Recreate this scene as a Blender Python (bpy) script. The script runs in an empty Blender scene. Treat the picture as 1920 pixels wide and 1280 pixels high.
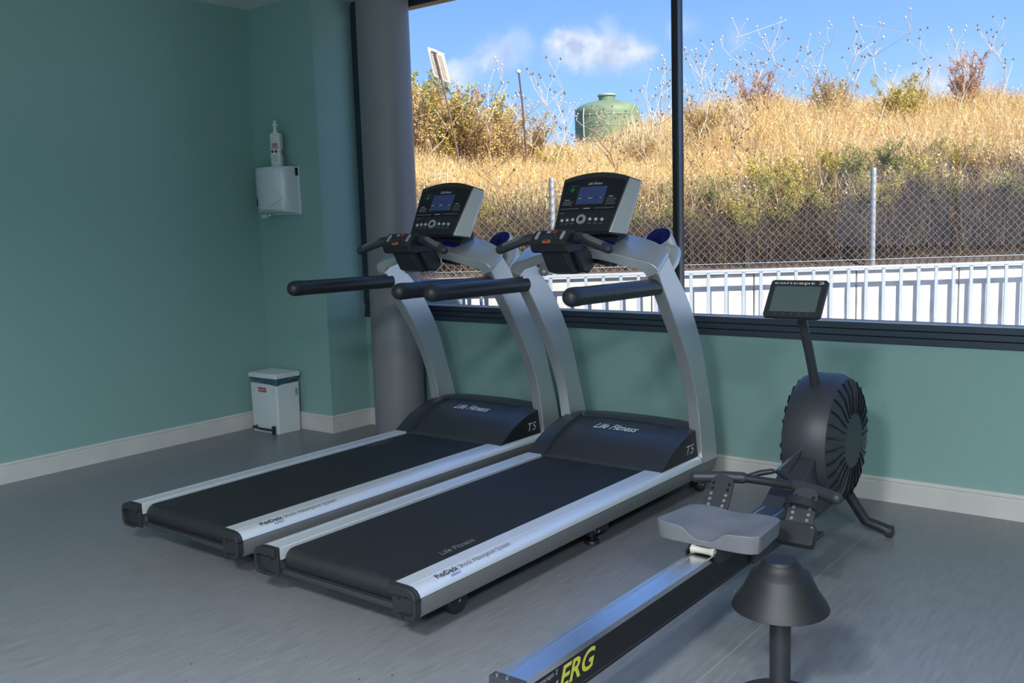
import bpy, bmesh, math, random
import numpy as np
from mathutils import Vector, Matrix

scene = bpy.context.scene
COL = scene.collection

# ------------------------------------------------------------------ camera
CAM = Vector((2.2165, -4.6111, 1.3205))
cd = bpy.data.cameras.new('camera'); cam = bpy.data.objects.new('camera', cd); COL.objects.link(cam)
cd.sensor_fit = 'HORIZONTAL'; cd.sensor_width = 36.0; cd.lens = 1771.12 / 1920 * 36.0
cd.clip_start = 0.05; cd.clip_end = 500
_r = Vector((0.7911642, 0.61085793, -0.03019606)); _u = Vector((-0.05220509, 0.11664133, 0.9918011)); _d = Vector((-0.60937168, 0.78310114, -0.12417234))
m = Matrix.Identity(4)
for i in range(3):
    m[i][0] = _r[i]; m[i][1] = _u[i]; m[i][2] = -_d[i]; m[i][3] = CAM[i]
cam.matrix_world = m
scene.camera = cam

# ------------------------------------------------------------------ view
vs = scene.view_settings
vs.view_transform = 'Standard'; vs.look = 'None'; vs.gamma = 1.0; vs.use_curve_mapping = False
vs.exposure = 0.0
scene.cycles.max_bounces = 7; scene.cycles.diffuse_bounces = 4; scene.cycles.glossy_bounces = 3; scene.cycles.transparent_max_bounces = 8
scene.cycles.caustics_reflective = False; scene.cycles.caustics_refractive = False; scene.cycles.sample_clamp_indirect = 6.0
SUN_STRENGTH = 9.0
SKY_STRENGTH = 1.25
FILL_POWER = 165.0

# ------------------------------------------------------------------ sky
PUFFS = [(-0.5565,0.8130,0.1712,0.0192,1),(-0.5428,0.8216,0.1741,0.0181,1),(-0.5316,0.8308,0.1649,0.0169,1),(-0.5141,0.8412,0.1675,0.0192,1),(-0.4983,0.8510,0.1656,0.0192,1),(-0.4861,0.8586,0.1628,0.0124,.8),(-0.5161,0.8350,0.1909,0.0124,.45),(-0.6219,0.7650,0.1672,0.0147,.7),(-0.6089,0.7749,0.1693,0.0158,.8),(-0.5905,0.7869,0.1793,0.0158,.5),(-0.6406,0.7528,0.1513,0.0147,.8),(-0.6468,0.7462,0.1577,0.0102,.6),(-0.4533,0.8713,0.1878,0.0147,.35),(-0.4072,0.8965,0.1744,0.0136,.3),(-0.2443,0.9621,0.1215,0.0226,.8),(-0.2179,0.9681,0.1239,0.0282,.8),(-0.2668,0.9567,0.1161,0.0169,.6)]
def build_world():
    w = bpy.data.worlds.new('sky'); scene.world = w; w.use_nodes = True
    nt = w.node_tree; N = nt.nodes; L = nt.links; N.clear()
    out = N.new('ShaderNodeOutputWorld'); bg = N.new('ShaderNodeBackground'); bg.inputs['Strength'].default_value = SKY_STRENGTH
    L.new(bg.outputs[0], out.inputs[0])
    tc = N.new('ShaderNodeTexCoord')
    sep = N.new('ShaderNodeSeparateXYZ'); L.new(tc.outputs['Generated'], sep.inputs[0])
    ramp = N.new('ShaderNodeValToRGB'); L.new(sep.outputs['Z'], ramp.inputs[0])
    e = ramp.color_ramp.elements
    e[0].position = 0.0; e[0].color = (0.52, 0.72, 1.0, 1)
    e[1].position = 0.8; e[1].color = (0.13, 0.30, 0.82, 1)
    for p, c in ((0.10, (0.33, 0.58, 1.0, 1)), (0.22, (0.21, 0.42, 0.93, 1)), (0.40, (0.17, 0.36, 0.88, 1))):
        k = e.new(p); k.color = c
    nz = N.new('ShaderNodeTexNoise'); nz.inputs['Scale'].default_value = 26; nz.inputs['Detail'].default_value = 6; nz.inputs['Roughness'].default_value = 0.6
    L.new(tc.outputs['Generated'], nz.inputs['Vector'])
    nv = N.new('ShaderNodeVectorMath'); nv.operation = 'SUBTRACT'; L.new(nz.outputs['Color'], nv.inputs[0]); nv.inputs[1].default_value = (.5, .5, .5)
    ns = N.new('ShaderNodeVectorMath'); ns.operation = 'SCALE'; L.new(nv.outputs[0], ns.inputs[0]); ns.inputs['Scale'].default_value = 0.045
    na = N.new('ShaderNodeVectorMath'); na.operation = 'ADD'; L.new(tc.outputs['Generated'], na.inputs[0]); L.new(ns.outputs[0], na.inputs[1])
    last = None
    for (x, y, z, r, wgt) in PUFFS:
        dn = N.new('ShaderNodeVectorMath'); dn.operation = 'DISTANCE'; L.new(na.outputs[0], dn.inputs[0]); dn.inputs[1].default_value = (x, y, z)
        mr = N.new('ShaderNodeMapRange'); mr.interpolation_type = 'SMOOTHSTEP'; L.new(dn.outputs['Value'], mr.inputs['Value'])
        mr.inputs['From Min'].default_value = r * 1.5; mr.inputs['From Max'].default_value = r * 0.15
        mr.inputs['To Min'].default_value = 0; mr.inputs['To Max'].default_value = wgt * 0.62
        if last is None: last = mr.outputs[0]
        else:
            a = N.new('ShaderNodeMath'); a.operation = 'ADD'; L.new(last, a.inputs[0]); L.new(mr.outputs[0], a.inputs[1]); last = a.outputs[0]
    cl = N.new('ShaderNodeClamp'); cl.inputs['Max'].default_value = 0.85; L.new(last, cl.inputs[0])
    cc = N.new('ShaderNodeValToRGB'); L.new(nz.outputs['Fac'], cc.inputs[0])
    cc.color_ramp.elements[0].position = .35; cc.color_ramp.elements[0].color = (0.48, 0.55, 0.72, 1)
    cc.color_ramp.elements[1].position = .62; cc.color_ramp.elements[1].color = (0.88, 0.90, 0.96, 1)
    mix = N.new('ShaderNodeMix'); mix.data_type = 'RGBA'
    L.new(cl.outputs[0], mix.inputs['Factor']); L.new(ramp.outputs[0], mix.inputs['A']); L.new(cc.outputs[0], mix.inputs['B'])
    L.new(mix.outputs['Result'], bg.inputs['Color'])
build_world()

# ------------------------------------------------------------------ sun
sd = bpy.data.lights.new('sun', 'SUN'); sun = bpy.data.objects.new('sun', sd); COL.objects.link(sun)
sd.energy = SUN_STRENGTH; sd.angle = math.radians(0.6); sd.color = (1.0, 0.90, 0.74)
SUN_DIR = Vector((0.72, -0.22, 0.62)).normalized()       # towards the sun: right, a little behind the window wall
sun.rotation_euler = SUN_DIR.to_track_quat('Z', 'Y').to_euler()
sun.location = (0, 0, 30)

# ================================================================== helpers
MATS = {}
def mat(name, col, rough=0.5, metal=0.0, noise=0.0, nscale=20.0, bump=0.0, bscale=200.0, stretch=(1, 1, 1), spec=0.5, emit=None, coat=0.0, alpha=1.0):
    if name in MATS: return MATS[name]
    mt = bpy.data.materials.new(name); mt.use_nodes = True
    nt = mt.node_tree; N = nt.nodes; L = nt.links
    b = N['Principled BSDF']
    b.inputs['Roughness'].default_value = rough; b.inputs['Metallic'].default_value = metal
    b.inputs['Specular IOR Level'].default_value = spec
    b.inputs['Coat Weight'].default_value = coat
    b.inputs['Base Color'].default_value = (*col, 1)
    mt.diffuse_color = (*col, 1)
    if noise or bump:
        tc = N.new('ShaderNodeTexCoord'); mp = N.new('ShaderNodeMapping'); mp.inputs['Scale'].default_value = stretch
        L.new(tc.outputs['Object'], mp.inputs[0])
    if noise:
        nz = N.new('ShaderNodeTexNoise'); nz.inputs['Scale'].default_value = nscale; nz.inputs['Detail'].default_value = 5
        L.new(mp.outputs[0], nz.inputs['Vector'])
        r = N.new('ShaderNodeValToRGB'); L.new(nz.outputs['Fac'], r.inputs[0])
        r.color_ramp.elements[0].position = .3; r.color_ramp.elements[1].position = .7
        r.color_ramp.elements[0].color = (*[c * (1 - noise) for c in col], 1)
        r.color_ramp.elements[1].color = (*[min(1, c * (1 + noise)) for c in col], 1)
        L.new(r.outputs[0], b.inputs['Base Color'])
    if bump:
        nb = N.new('ShaderNodeTexNoise'); nb.inputs['Scale'].default_value = bscale; nb.inputs['Detail'].default_value = 3
        L.new(mp.outputs[0], nb.inputs['Vector'])
        bm = N.new('ShaderNodeBump'); bm.inputs['Strength'].default_value = bump; bm.inputs['Distance'].default_value = 0.002
        L.new(nb.outputs['Fac'], bm.inputs['Height']); L.new(bm.outputs[0], b.inputs['Normal'])
    if emit:
        b.inputs['Emission Color'].default_value = (*emit[:3], 1); b.inputs['Emission Strength'].default_value = emit[3]
    MATS[name] = mt
    return mt

class MB:
    """collects geometry for one mesh"""
    def __init__(s): s.v = []; s.f = []
    def add(s, vs, fs):
        o = len(s.v); s.v += [tuple(p) for p in vs]; s.f += [tuple(i + o for i in f) for f in fs]; return s
    def box(s, x0, x1, y0, y1, z0, z1):
        return s.add([(x0,y0,z0),(x1,y0,z0),(x1,y1,z0),(x0,y1,z0),(x0,y0,z1),(x1,y0,z1),(x1,y1,z1),(x0,y1,z1)],
                     [(0,3,2,1),(4,5,6,7),(0,1,5,4),(1,2,6,5),(2,3,7,6),(3,0,4,7)])
    def loft(s, rings, cap=True, close=False):
        n = len(rings[0]); vs = [p for r in rings for p in r]; fs = []
        k = len(rings)
        for i in range(k if close else k - 1):
            a = i * n; b = ((i + 1) % k) * n
            for j in range(n):
                j2 = (j + 1) % n
                fs.append((a + j, a + j2, b + j2, b + j))
        if cap and not close:
            fs.append(tuple(reversed(range(n)))); fs.append(tuple((k - 1) * n + j for j in range(n)))
        return s.add(vs, fs)
    def tube(s, pts, r, n=12, cap=True, round_ends=False):
        P = [Vector(p) for p in pts]; R = list(r) if hasattr(r, '__len__') else [r] * len(P)
        if round_ends:
            def cap_pts(p, q, rad):
                d = (p - q).normalized(); out = []
                for a in (0.25, 0.5, 0.72, 0.88, 0.97):
                    out.append((p + d * rad * a, rad * math.sqrt(max(0.0, 1 - a * a))))
                return out
            a = cap_pts(P[0], P[1], R[0]); b = cap_pts(P[-1], P[-2], R[-1])
            P = [x[0] for x in reversed(a)] + P + [x[0] for x in b]; R = [x[1] for x in reversed(a)] + R + [x[1] for x in b]
        T = []
        for i in range(len(P)):
            t = P[min(i + 1, len(P) - 1)] - P[max(i - 1, 0)]; T.append(t.normalized())
        up = Vector((0, 0, 1)) if abs(T[0].z) < .9 else Vector((1, 0, 0))
        x = T[0].cross(up).normalized(); rings = []
        for i in range(len(P)):
            x = (x - T[i] * x.dot(T[i])).normalized(); y = T[i].cross(x)
            rings.append([P[i] + (x * math.cos(2 * math.pi * j / n) + y * math.sin(2 * math.pi * j / n)) * R[i] for j in range(n)])
        return s.loft(rings, cap)
    def lathe(s, prof, n=24, org=(0, 0, 0), axis=(0, 0, 1)):
        ax = Vector(axis).normalized(); up = Vector((0, 0, 1)) if abs(ax.z) < .9 else Vector((1, 0, 0))
        x = ax.cross(up).normalized(); y = ax.cross(x); o = Vector(org)
        rings = [[o + ax * z + (x * math.cos(2 * math.pi * j / n) + y * math.sin(2 * math.pi * j / n)) * max(r, 1e-5) for j in range(n)] for r, z in prof]
        return s.loft(rings, True)
    def prism(s, outline, fn, d0, d1):
        """outline: 2D points; fn(a, b, d) -> xyz"""
        n = len(outline)
        return s.loft([[fn(a, b, d0) for a, b in outline], [fn(a, b, d1) for a, b in outline]])
    def build(s, name, material, parent=None, smooth=35, bevel=0.0, seg=2):
        me = bpy.data.meshes.new(name); me.from_pydata(s.v, [], s.f); me.update()
        bm = bmesh.new(); bm.from_mesh(me); bmesh.ops.recalc_face_normals(bm, faces=bm.faces); bm.to_mesh(me); bm.free()
        me.materials.append(material)
        return link(name, me, parent, smooth, bevel, seg)

def link(name, me, parent=None, smooth=35, bevel=0.0, seg=2):
    if smooth:
        me.polygons.foreach_set('use_smooth', [True] * len(me.polygons)); me.set_sharp_from_angle(angle=math.radians(smooth))
    o = bpy.data.objects.new(name, me); COL.objects.link(o)
    if parent: o.parent = parent
    if bevel:
        md = o.modifiers.new('bevel', 'BEVEL'); md.width = bevel; md.segments = seg; md.limit_method = 'ANGLE'; md.angle_limit = math.radians(40); md.harden_normals = False
    return o
def thing(name, label, cat, loc=(0, 0, 0), rotz=0.0, group=None):
    o = bpy.data.objects.new(name, None); COL.objects.link(o); o.location = loc; o.rotation_euler = (0, 0, rotz)
    o.empty_display_size = .1
    return tag(o, label, cat, group)
def tag(o, label, cat, group=None):
    o['label'] = label; o['category'] = cat
    if group: o['group'] = group
    return o
def struct(o, label=None):
    o['kind'] = 'structure'
    if label: o['label'] = label
    return o
def copy_tree(o, parent=None):
    c = o.copy(); COL.objects.link(c); c.parent = parent
    for ch in list(o.children): copy_tree(ch, c)
    return c
def rbox(x0, x1, y0, y1, r, n=5):
    """rounded rectangle outline"""
    out = []
    for cx, cy, a0 in ((x1 - r, y1 - r, 0), (x0 + r, y1 - r, 90), (x0 + r, y0 + r, 180), (x1 - r, y0 + r, 270)):
        for i in range(n + 1):
            a = math.radians(a0 + 90 * i / n); out.append((cx + r * math.cos(a), cy + r * math.sin(a)))
    return out
def catmull(pts, n):
    P = [Vector(p) for p in pts]; P = [P[0] * 2 - P[1]] + P + [P[-1] * 2 - P[-2]]; out = []
    for i in range(1, len(P) - 2):
        for k in range(n):
            t = k / n; a, b, c, d = P[i - 1], P[i], P[i + 1], P[i + 2]
            out.append(0.5 * (2 * b + (c - a) * t + (2 * a - 5 * b + 4 * c - d) * t * t + (3 * b - a - 3 * c + d) * t ** 3))
    out.append(P[-2].copy()); return out
def text_geo(body, size, shear=0.0, offset=0.0, width=None):
    cu = bpy.data.curves.new('lettering_curve', 'FONT'); cu.body = body; cu.size = size; cu.shear = shear; cu.offset = offset; cu.fill_mode = 'BOTH'; cu.resolution_u = 3
    ob = bpy.data.objects.new('lettering_tmp', cu); COL.objects.link(ob)
    bpy.context.view_layer.update()
    me = bpy.data.meshes.new_from_object(ob)
    vs = [tuple(v.co) for v in me.vertices]; fs = [tuple(p.vertices) for p in me.polygons]
    bpy.data.objects.remove(ob); bpy.data.curves.remove(cu); bpy.data.meshes.remove(me)
    x0 = min(v[0] for v in vs); x1 = max(v[0] for v in vs); k = (width / (x1 - x0)) if width else 1.0
    return [((v[0] - x0) * k, v[1]) for v in vs], fs
def lettering(name, body, size, fn, material, parent, shear=0.0, offset=0.0, width=None):
    """flat print: fn(a, b) -> xyz on the surface it is printed on"""
    vs, fs = text_geo(body, size, shear, offset, width)
    mb = MB(); mb.add([fn(a, b) for a, b in vs], fs)
    me = bpy.data.meshes.new(name); me.from_pydata(mb.v, [], mb.f); me.update(); me.materials.append(material)
    return link(name, me, parent, 0)

# ================================================================== materials
def wall_material():
    mt = mat('green_wallcovering', (0.135, 0.285, 0.262), rough=0.62)
    nt = mt.node_tree; N = nt.nodes; L = nt.links; b = N['Principled BSDF']
    tc = N.new('ShaderNodeTexCoord')
    fac = None; bumpsum = None
    for sc in ((60, 60, 900), (900, 900, 40)):
        mp = N.new('ShaderNodeMapping'); mp.inputs['Scale'].default_value = sc; L.new(tc.outputs['Object'], mp.inputs[0])
        nz = N.new('ShaderNodeTexNoise'); nz.inputs['Scale'].default_value = 1.0; nz.inputs['Detail'].default_value = 2; L.new(mp.outputs[0], nz.inputs['Vector'])
        if fac is None: fac = nz.outputs['Fac']
        else:
            a = N.new('ShaderNodeMath'); a.operation = 'ADD'; L.new(fac, a.inputs[0]); L.new(nz.outputs['Fac'], a.inputs[1]); fac = a.outputs[0]
    r = N.new('ShaderNodeMapRange'); L.new(fac, r.inputs['Value']); r.inputs['From Min'].default_value = .6; r.inputs['From Max'].default_value = 1.4
    mix = N.new('ShaderNodeMix'); mix.data_type = 'RGBA'; L.new(r.outputs[0], mix.inputs['Factor'])
    mix.inputs['A'].default_value = (0.225, 0.360, 0.335, 1); mix.inputs['B'].default_value = (0.270, 0.430, 0.400, 1)
    L.new(mix.outputs['Result'], b.inputs['Base Color'])
    bp = N.new('ShaderNodeBump'); bp.inputs['Strength'].default_value = .15; bp.inputs['Distance'].default_value = .001
    L.new(fac, bp.inputs['Height']); L.new(bp.outputs[0], b.inputs['Normal'])
    return mt
def floor_material():
    mt = mat('grey_vinyl_floor', (0.23, 0.235, 0.245), rough=0.34)
    nt = mt.node_tree; N = nt.nodes; L = nt.links; b = N['Principled BSDF']
    tc = N.new('ShaderNodeTexCoord')
    def noise(sc, s, det, rot=0):
        mp = N.new('ShaderNodeMapping'); mp.inputs['Scale'].default_value = sc; mp.inputs['Rotation'].default_value = (0, 0, rot); L.new(tc.outputs['Object'], mp.inputs[0])
        nz = N.new('ShaderNodeTexNoise'); nz.inputs['Scale'].default_value = s; nz.inputs['Detail'].default_value = det; L.new(mp.outputs[0], nz.inputs['Vector']); return nz
    a = noise((14, 1.6, 1), 5, 5)
    r = N.new('ShaderNodeValToRGB'); L.new(a.outputs['Fac'], r.inputs[0])
    e = r.color_ramp.elements; e[0].position = .28; e[0].color = (0.170, 0.176, 0.188, 1); e[1].position = .7; e[1].color = (0.225, 0.232, 0.245, 1)
    s = noise((60, 7, 1), 2.2, 2)
    r2 = N.new('ShaderNodeValToRGB'); L.new(s.outputs['Fac'], r2.inputs[0])
    e = r2.color_ramp.elements; e[0].position = .70; e[0].color = (1, 1, 1, 1); e[1].position = .78; e[1].color = (.55, .55, .56, 1)
    mx = N.new('ShaderNodeMix'); mx.data_type = 'RGBA'; mx.blend_type = 'MULTIPLY'; mx.inputs['Factor'].default_value = 1
    L.new(r.outputs[0], mx.inputs['A']); L.new(r2.outputs[0], mx.inputs['B'])
    L.new(mx.outputs['Result'], b.inputs['Base Color'])
    rr = N.new('ShaderNodeMapRange'); L.new(a.outputs['Fac'], rr.inputs['Value']); rr.inputs['To Min'].default_value = .28; rr.inputs['To Max'].default_value = .42
    L.new(rr.outputs[0], b.inputs['Roughness'])
    return mt
def glass_material():
    mt = bpy.data.materials.new('window_glass'); mt.use_nodes = True; nt = mt.node_tree; N = nt.nodes; L = nt.links; N.clear()
    out = N.new('ShaderNodeOutputMaterial'); mix = N.new('ShaderNodeMixShader'); tr = N.new('ShaderNodeBsdfTransparent'); gl = N.new('ShaderNodeBsdfGlossy')
    gl.inputs['Roughness'].default_value = 0.0; tr.inputs['Color'].default_value = (.97, .985, .98, 1)
    fr = N.new('ShaderNodeFresnel'); fr.inputs['IOR'].default_value = 1.5
    L.new(fr.outputs[0], mix.inputs[0]); L.new(tr.outputs[0], mix.inputs[1]); L.new(gl.outputs[0], mix.inputs[2]); L.new(mix.outputs[0], out.inputs[0])
    return mt
def attr_material(name, rough=0.8, transl=0.25):
    mt = bpy.data.materials.new(name); mt.use_nodes = True; nt = mt.node_tree; N = nt.nodes; L = nt.links
    b = N['Principled BSDF']; b.inputs['Roughness'].default_value = rough; b.inputs['Specular IOR Level'].default_value = .2
    at = N.new('ShaderNodeAttribute'); at.attribute_name = 'tint'; L.new(at.outputs['Color'], b.inputs['Base Color'])
    tl = N.new('ShaderNodeBsdfTranslucent'); L.new(at.outputs['Color'], tl.inputs['Color'])
    mx = N.new('ShaderNodeMixShader'); mx.inputs[0].default_value = transl
    L.new(b.outputs[0], mx.inputs[1]); L.new(tl.outputs[0], mx.inputs[2]); L.new(mx.outputs[0], N['Material Output'].inputs[0])
    return mt
M_wall = wall_material(); M_floor = floor_material(); M_glass = glass_material()
M_ceil = mat('white_ceiling_paint', (0.72, 0.72, 0.70), .8, bump=.1, bscale=80)
M_base = mat('white_baseboard_paint', (0.62, 0.60, 0.57), .45, noise=.06, nscale=6)
M_frame = mat('anthracite_aluminium', (0.028, 0.042, 0.062), .38, bump=.05, bscale=600)
M_mull = mat('black_window_profile', (0.012, 0.012, 0.014), .35, bump=.04, bscale=600)
M_gasket = mat('light_gasket', (0.45, 0.48, 0.52), .4, noise=.05)
M_col = mat('grey_column_paint', (0.21, 0.205, 0.215), .42, bump=.06, bscale=120, noise=.03, nscale=3)
M_alu = mat('satin_aluminium', (0.88, 0.90, 0.94), .42, 0.55, noise=.04, nscale=40, stretch=(30, 1, 30), bump=.04, bscale=60)
M_silver = mat('silver_paint', (0.62, 0.625, 0.635), .36, 0.7, noise=.03, nscale=300)
M_silver2 = mat('silver_console_paint', (0.60, 0.605, 0.595), .38, 0.55, noise=.03, nscale=300)
M_side = mat('grey_satin_rail_side', (0.22, 0.225, 0.225), .42, 0.5, noise=.04, nscale=30, stretch=(30, 1, 30))
M_blk = mat('black_plastic', (0.020, 0.022, 0.026), .42, bump=.12, bscale=700)
M_blk2 = mat('charcoal_plastic', (0.035, 0.038, 0.045), .45, bump=.15, bscale=500)
M_hood = mat('dark_hood_plastic', (0.034, 0.038, 0.048), .33, bump=.10, bscale=900)
M_hoodside = mat('black_hood_side', (0.016, 0.018, 0.022), .45, bump=.1, bscale=900)
M_belt = mat('black_belt', (0.012, 0.014, 0.017), .62, noise=.35, nscale=9, stretch=(14, .5, 1), bump=.35, bscale=420)
M_grip = mat('black_rubber_grip', (0.022, 0.023, 0.027), .36, bump=.12, bscale=380)
M_cap = mat('black_end_cap', (0.020, 0.022, 0.024), .5, bump=.1, bscale=500)
M_blue = mat('dark_blue_plastic', (0.012, 0.018, 0.20), .4, noise=.05)
M_white = mat('white_print', (0.75, 0.77, 0.80), .5, noise=.02)
M_greyp = mat('grey_print', (0.20, 0.20, 0.22), .5, noise=.02)
M_darkp = mat('dark_print', (0.030, 0.034, 0.050), .5, noise=.02)
M_bluep = mat('blue_print', (0.04, 0.11, 0.30), .5, noise=.02)
M_face = mat('glossy_console_face', (0.010, 0.011, 0.016), .22, noise=.05)
M_facelow = mat('console_key_panel', (0.020, 0.022, 0.028), .35, noise=.05)
M_lcd = mat('blue_lcd', (0.055, 0.085, 0.22), .18, noise=.05)
M_green = mat('green_key', (0.02, 0.17, 0.09), .4, noise=.05)
M_red = mat('red_key', (0.45, 0.03, 0.02), .4, noise=.05)
M_orange = mat('orange_frame', (0.75, 0.30, 0.11), .45, noise=.05)
M_chrome = mat('silver_buttons', (0.72, 0.72, 0.72), .25, .7, noise=.03)
M_steel = mat('steel', (0.6, 0.6, 0.6), .25, 1, noise=.04)
M_wplastic = mat('white_plastic', (0.66, 0.69, 0.72), .32, noise=.03, nscale=5)
M_conc = mat('concrete', (0.54, 0.54, 0.55), .85, noise=.18, nscale=5, bump=.4, bscale=40)
M_galv = mat('galvanised_bar', (0.42, 0.49, 0.60), .45, .3, noise=.06)

# ================================================================== setting
YW = -0.2317; CEIL = 2.76; XB = -2.4256; YB = -0.5678; XL = -3.06; XRW = 4.6; YBACK = -9.0
SILL0, SILL1, HEAD = 0.7293, 0.822, 2.649
T = 0.22
struct(MB().box(XL - .3, XRW + .3, YBACK - .3, YW + .3, -.2, 0).build('floor', M_floor, smooth=0), 'grey streaked vinyl floor')
# floor seams welded between vinyl sheets
seam_m = mat('floor_weld_seam', (0.30, 0.30, 0.32), .4, noise=.03)
fl = bpy.data.objects['floor']
for k, x in enumerate((1.035, 3.035)):
    MB().box(x, x + .004, YBACK, YW - .016, 0.0, .0006).build('weld_seam', seam_m, fl, smooth=0)
spk = MB(); random.seed(4)
for i in range(26):
    x = random.uniform(-.35, .55); y = random.uniform(-3.15, -2.7); r = random.uniform(.001, .004)
    spk.lathe([(r, 0), (r * .7, .0012)], 6, (x, y, 0))
o = spk.build('dirt_specks', mat('dark_dirt', (.04, .035, .03), .9, noise=.1), fl); o['kind'] = 'stuff'
struct(MB().box(XL - .3, XRW + .3, YBACK - .3, YW + .3, CEIL, CEIL + .3).build('ceiling', M_ceil, smooth=0), 'white painted ceiling')
# roof mass of the building above (casts the building's shade on the bank)
struct(MB().box(XL - 6, XRW + 6, YBACK - .5, YW + .35, CEIL + .3, 3.10).build('roof', M_ceil, smooth=0), 'roof slab of the building')
struct(MB().box(XB, XRW, YW, YW + .30, 0, SILL0).build('wall_front', M_wall, smooth=0), 'green covered wall below the window')
struct(MB().box(XB, XRW, YW, YW + .30, HEAD + .085, CEIL).build('trim_1', M_frame, smooth=0), 'dark strip above the window')
struct(MB().box(XL, XB, YB, YW + .30, 0, CEIL).build('wall_corner', M_wall, smooth=0), 'green covered wall projecting beside the column')
struct(MB().box(XL - T, XL, YBACK, YW + .30, 0, CEIL).build('wall_left', M_wall, smooth=0), 'green covered left wall')
struct(MB().box(XRW, XRW + T, YBACK, YW + .30, 0, CEIL).build('wall_right', M_wall, smooth=0), 'green covered right wall')
# back wall with a long window opposite
bw = MB(); bw.box(XL, XRW, YBACK - T, YBACK, 0, .8); bw.box(XL, XRW, YBACK - T, YBACK, 2.45, CEIL)
bw.box(XL, -2.4, YBACK - T, YBACK, .8, 2.45); bw.box(4.0, XRW, YBACK - T, YBACK, .8, 2.45)
struct(bw.build('wall_back', M_wall, smooth=0), 'green covered back wall with a long window')
# baseboards
def baseboard(name, x0, x1, y0, y1, axis, sgn):
    prof = [(0, 0), (.016, 0), (.016, .088), (.013, .091), (.013, .094), (.016, .097), (.016, .106), (.010, .1128), (0, .1128)]
    mb = MB()
    if axis == 'x': mb.prism(prof, lambda a, b, d: (d, y0 - a, b), x0, x1)
    else: mb.prism(prof, lambda a, b, d: (x0 + sgn * a, d, b), y0, y1)
    return struct(mb.build(name, M_base, smooth=30), 'off white moulded baseboard')
baseboard('baseboard_front', XB, XRW, YW, YW, 'x', 1)
baseboard('baseboard_corner', XL, XB + .016, YB, YB, 'x', 1)
baseboard('baseboard_return', XB, XB, YB, YW, 'y', 1)
baseboard('baseboard_left', XL, XL, YBACK, YB, 'y', 1)

# window
win = struct(thing('window_1', 'wide window with dark frame looking onto the dry hillside', 'window'), None)
del win['category']
def frame_piece(name, x0, x1, z0, z1, y0, y1, m_=None, bev=.003): return MB().box(x0, x1, y0, y1, z0, z1).build(name, m_ or M_frame, win, smooth=30, bevel=bev)
xm = -0.1002; MULL = [xm, xm + 2.33, xm + 4.66]
frame_piece('sill_frame', XB, XRW, SILL0, SILL0 + .030, YW - .012, YW + .12)
frame_piece('sill_frame', XB, XRW, SILL0 + .032, SILL0 + .060, YW - .008, YW + .12)
frame_piece('sill_frame', XB, XRW, SILL0 + .062, SILL1, YW - .004, YW + .12)
frame_piece('head_frame', XB, XRW, HEAD, HEAD + .085, YW - .01, YW + .07)
frame_piece('side_frame', XB, XB + .09, SILL1, HEAD, YW - .01, YW + .12)
frame_piece('glazing_gasket', XB + .09, XB + .096, SILL1, HEAD, YW - .004, YW + .06, M_gasket, 0)
frame_piece('glazing_gasket', XB + .09, XRW, SILL1 - .002, SILL1 + .004, YW - .002, YW + .05, M_gasket, 0)
xs = [XB + .09] + MULL
for x in MULL[:2]:
    frame_piece('mullion', x - .016, x + .014, SILL1, HEAD, YW - .01, YW + .06, M_mull)
    frame_piece('glazing_gasket', x + .014, x + .017, SILL1, HEAD, YW + .0, YW + .03, mat('clear_gasket', (.12, .13, .14), .3, noise=.03), 0)
for i in range(3):
    a = xs[i] + .012; b = min(xs[i + 1], XRW) - .012
    MB().add([(a, YW + .03, SILL1 - .01), (b, YW + .03, SILL1 - .01), (b, YW + .03, HEAD + .01), (a, YW + .03, HEAD + .01)], [(0, 1, 2, 3)]).build('pane', M_glass, win, smooth=0)
# opposite window
win2 = struct(thing('window_2', 'long window in the back wall', 'window'), None); del win2['category']
for x in (-2.4, -.82, .76, 2.34, 3.95):
    MB().box(x, x + .05, YBACK - .14, YBACK - .06, .8, 2.45).build('mullion', M_frame, win2, smooth=0)
MB().box(-2.4, 4.0, YBACK - .14, YBACK - .06, .8, .86).build('sill_frame', M_frame, win2, smooth=0)
MB().box(-2.4, 4.0, YBACK - .14, YBACK - .06, 2.39, 2.45).build('head_frame', M_frame, win2, smooth=0)
# column
mb = MB(); mb.lathe([(.158, 0), (.158, CEIL)], 64, (-1.96, -.415, 0))
struct(mb.build('column', M_col, smooth=40), 'round grey painted column in front of the window')
# fill panels added on the unseen ceiling to brighten the room
M_diff = mat('lamp_diffuser', (.9, .9, .9), .5, emit=(1.0, .97, .92, 3.0))
for k, (x, y) in enumerate(((1.5, -5.4), (3.5, -5.4), (1.5, -7.4), (3.5, -7.4))):
    lp = thing('ceiling_lamp', 'square white LED ceiling panel out of view above the room', 'ceiling lamp', (x, y, CEIL), 0, 'LED ceiling panels')
    fm = MB()
    for a in ((-.3, .3, -.3, -.27), (-.3, .3, .27, .3), (-.3, -.27, -.27, .27), (.27, .3, -.27, .27)): fm.box(a[0], a[1], a[2], a[3], -.02, 0)
    fm.build('lamp_frame', M_wplastic, lp, smooth=0)
    MB().box(-.27, .27, -.27, .27, -.012, 0).build('diffuser', M_diff, lp, smooth=0)
    ld = bpy.data.lights.new('panel_light', 'AREA'); ld.size = .52; ld.energy = FILL_POWER; ld.color = (.92, .96, 1.0); ld.spread = math.radians(160)
    lo = bpy.data.objects.new('panel_light', ld); COL.objects.link(lo); lo.parent = lp; lo.location = (0, 0, -.03)

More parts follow.
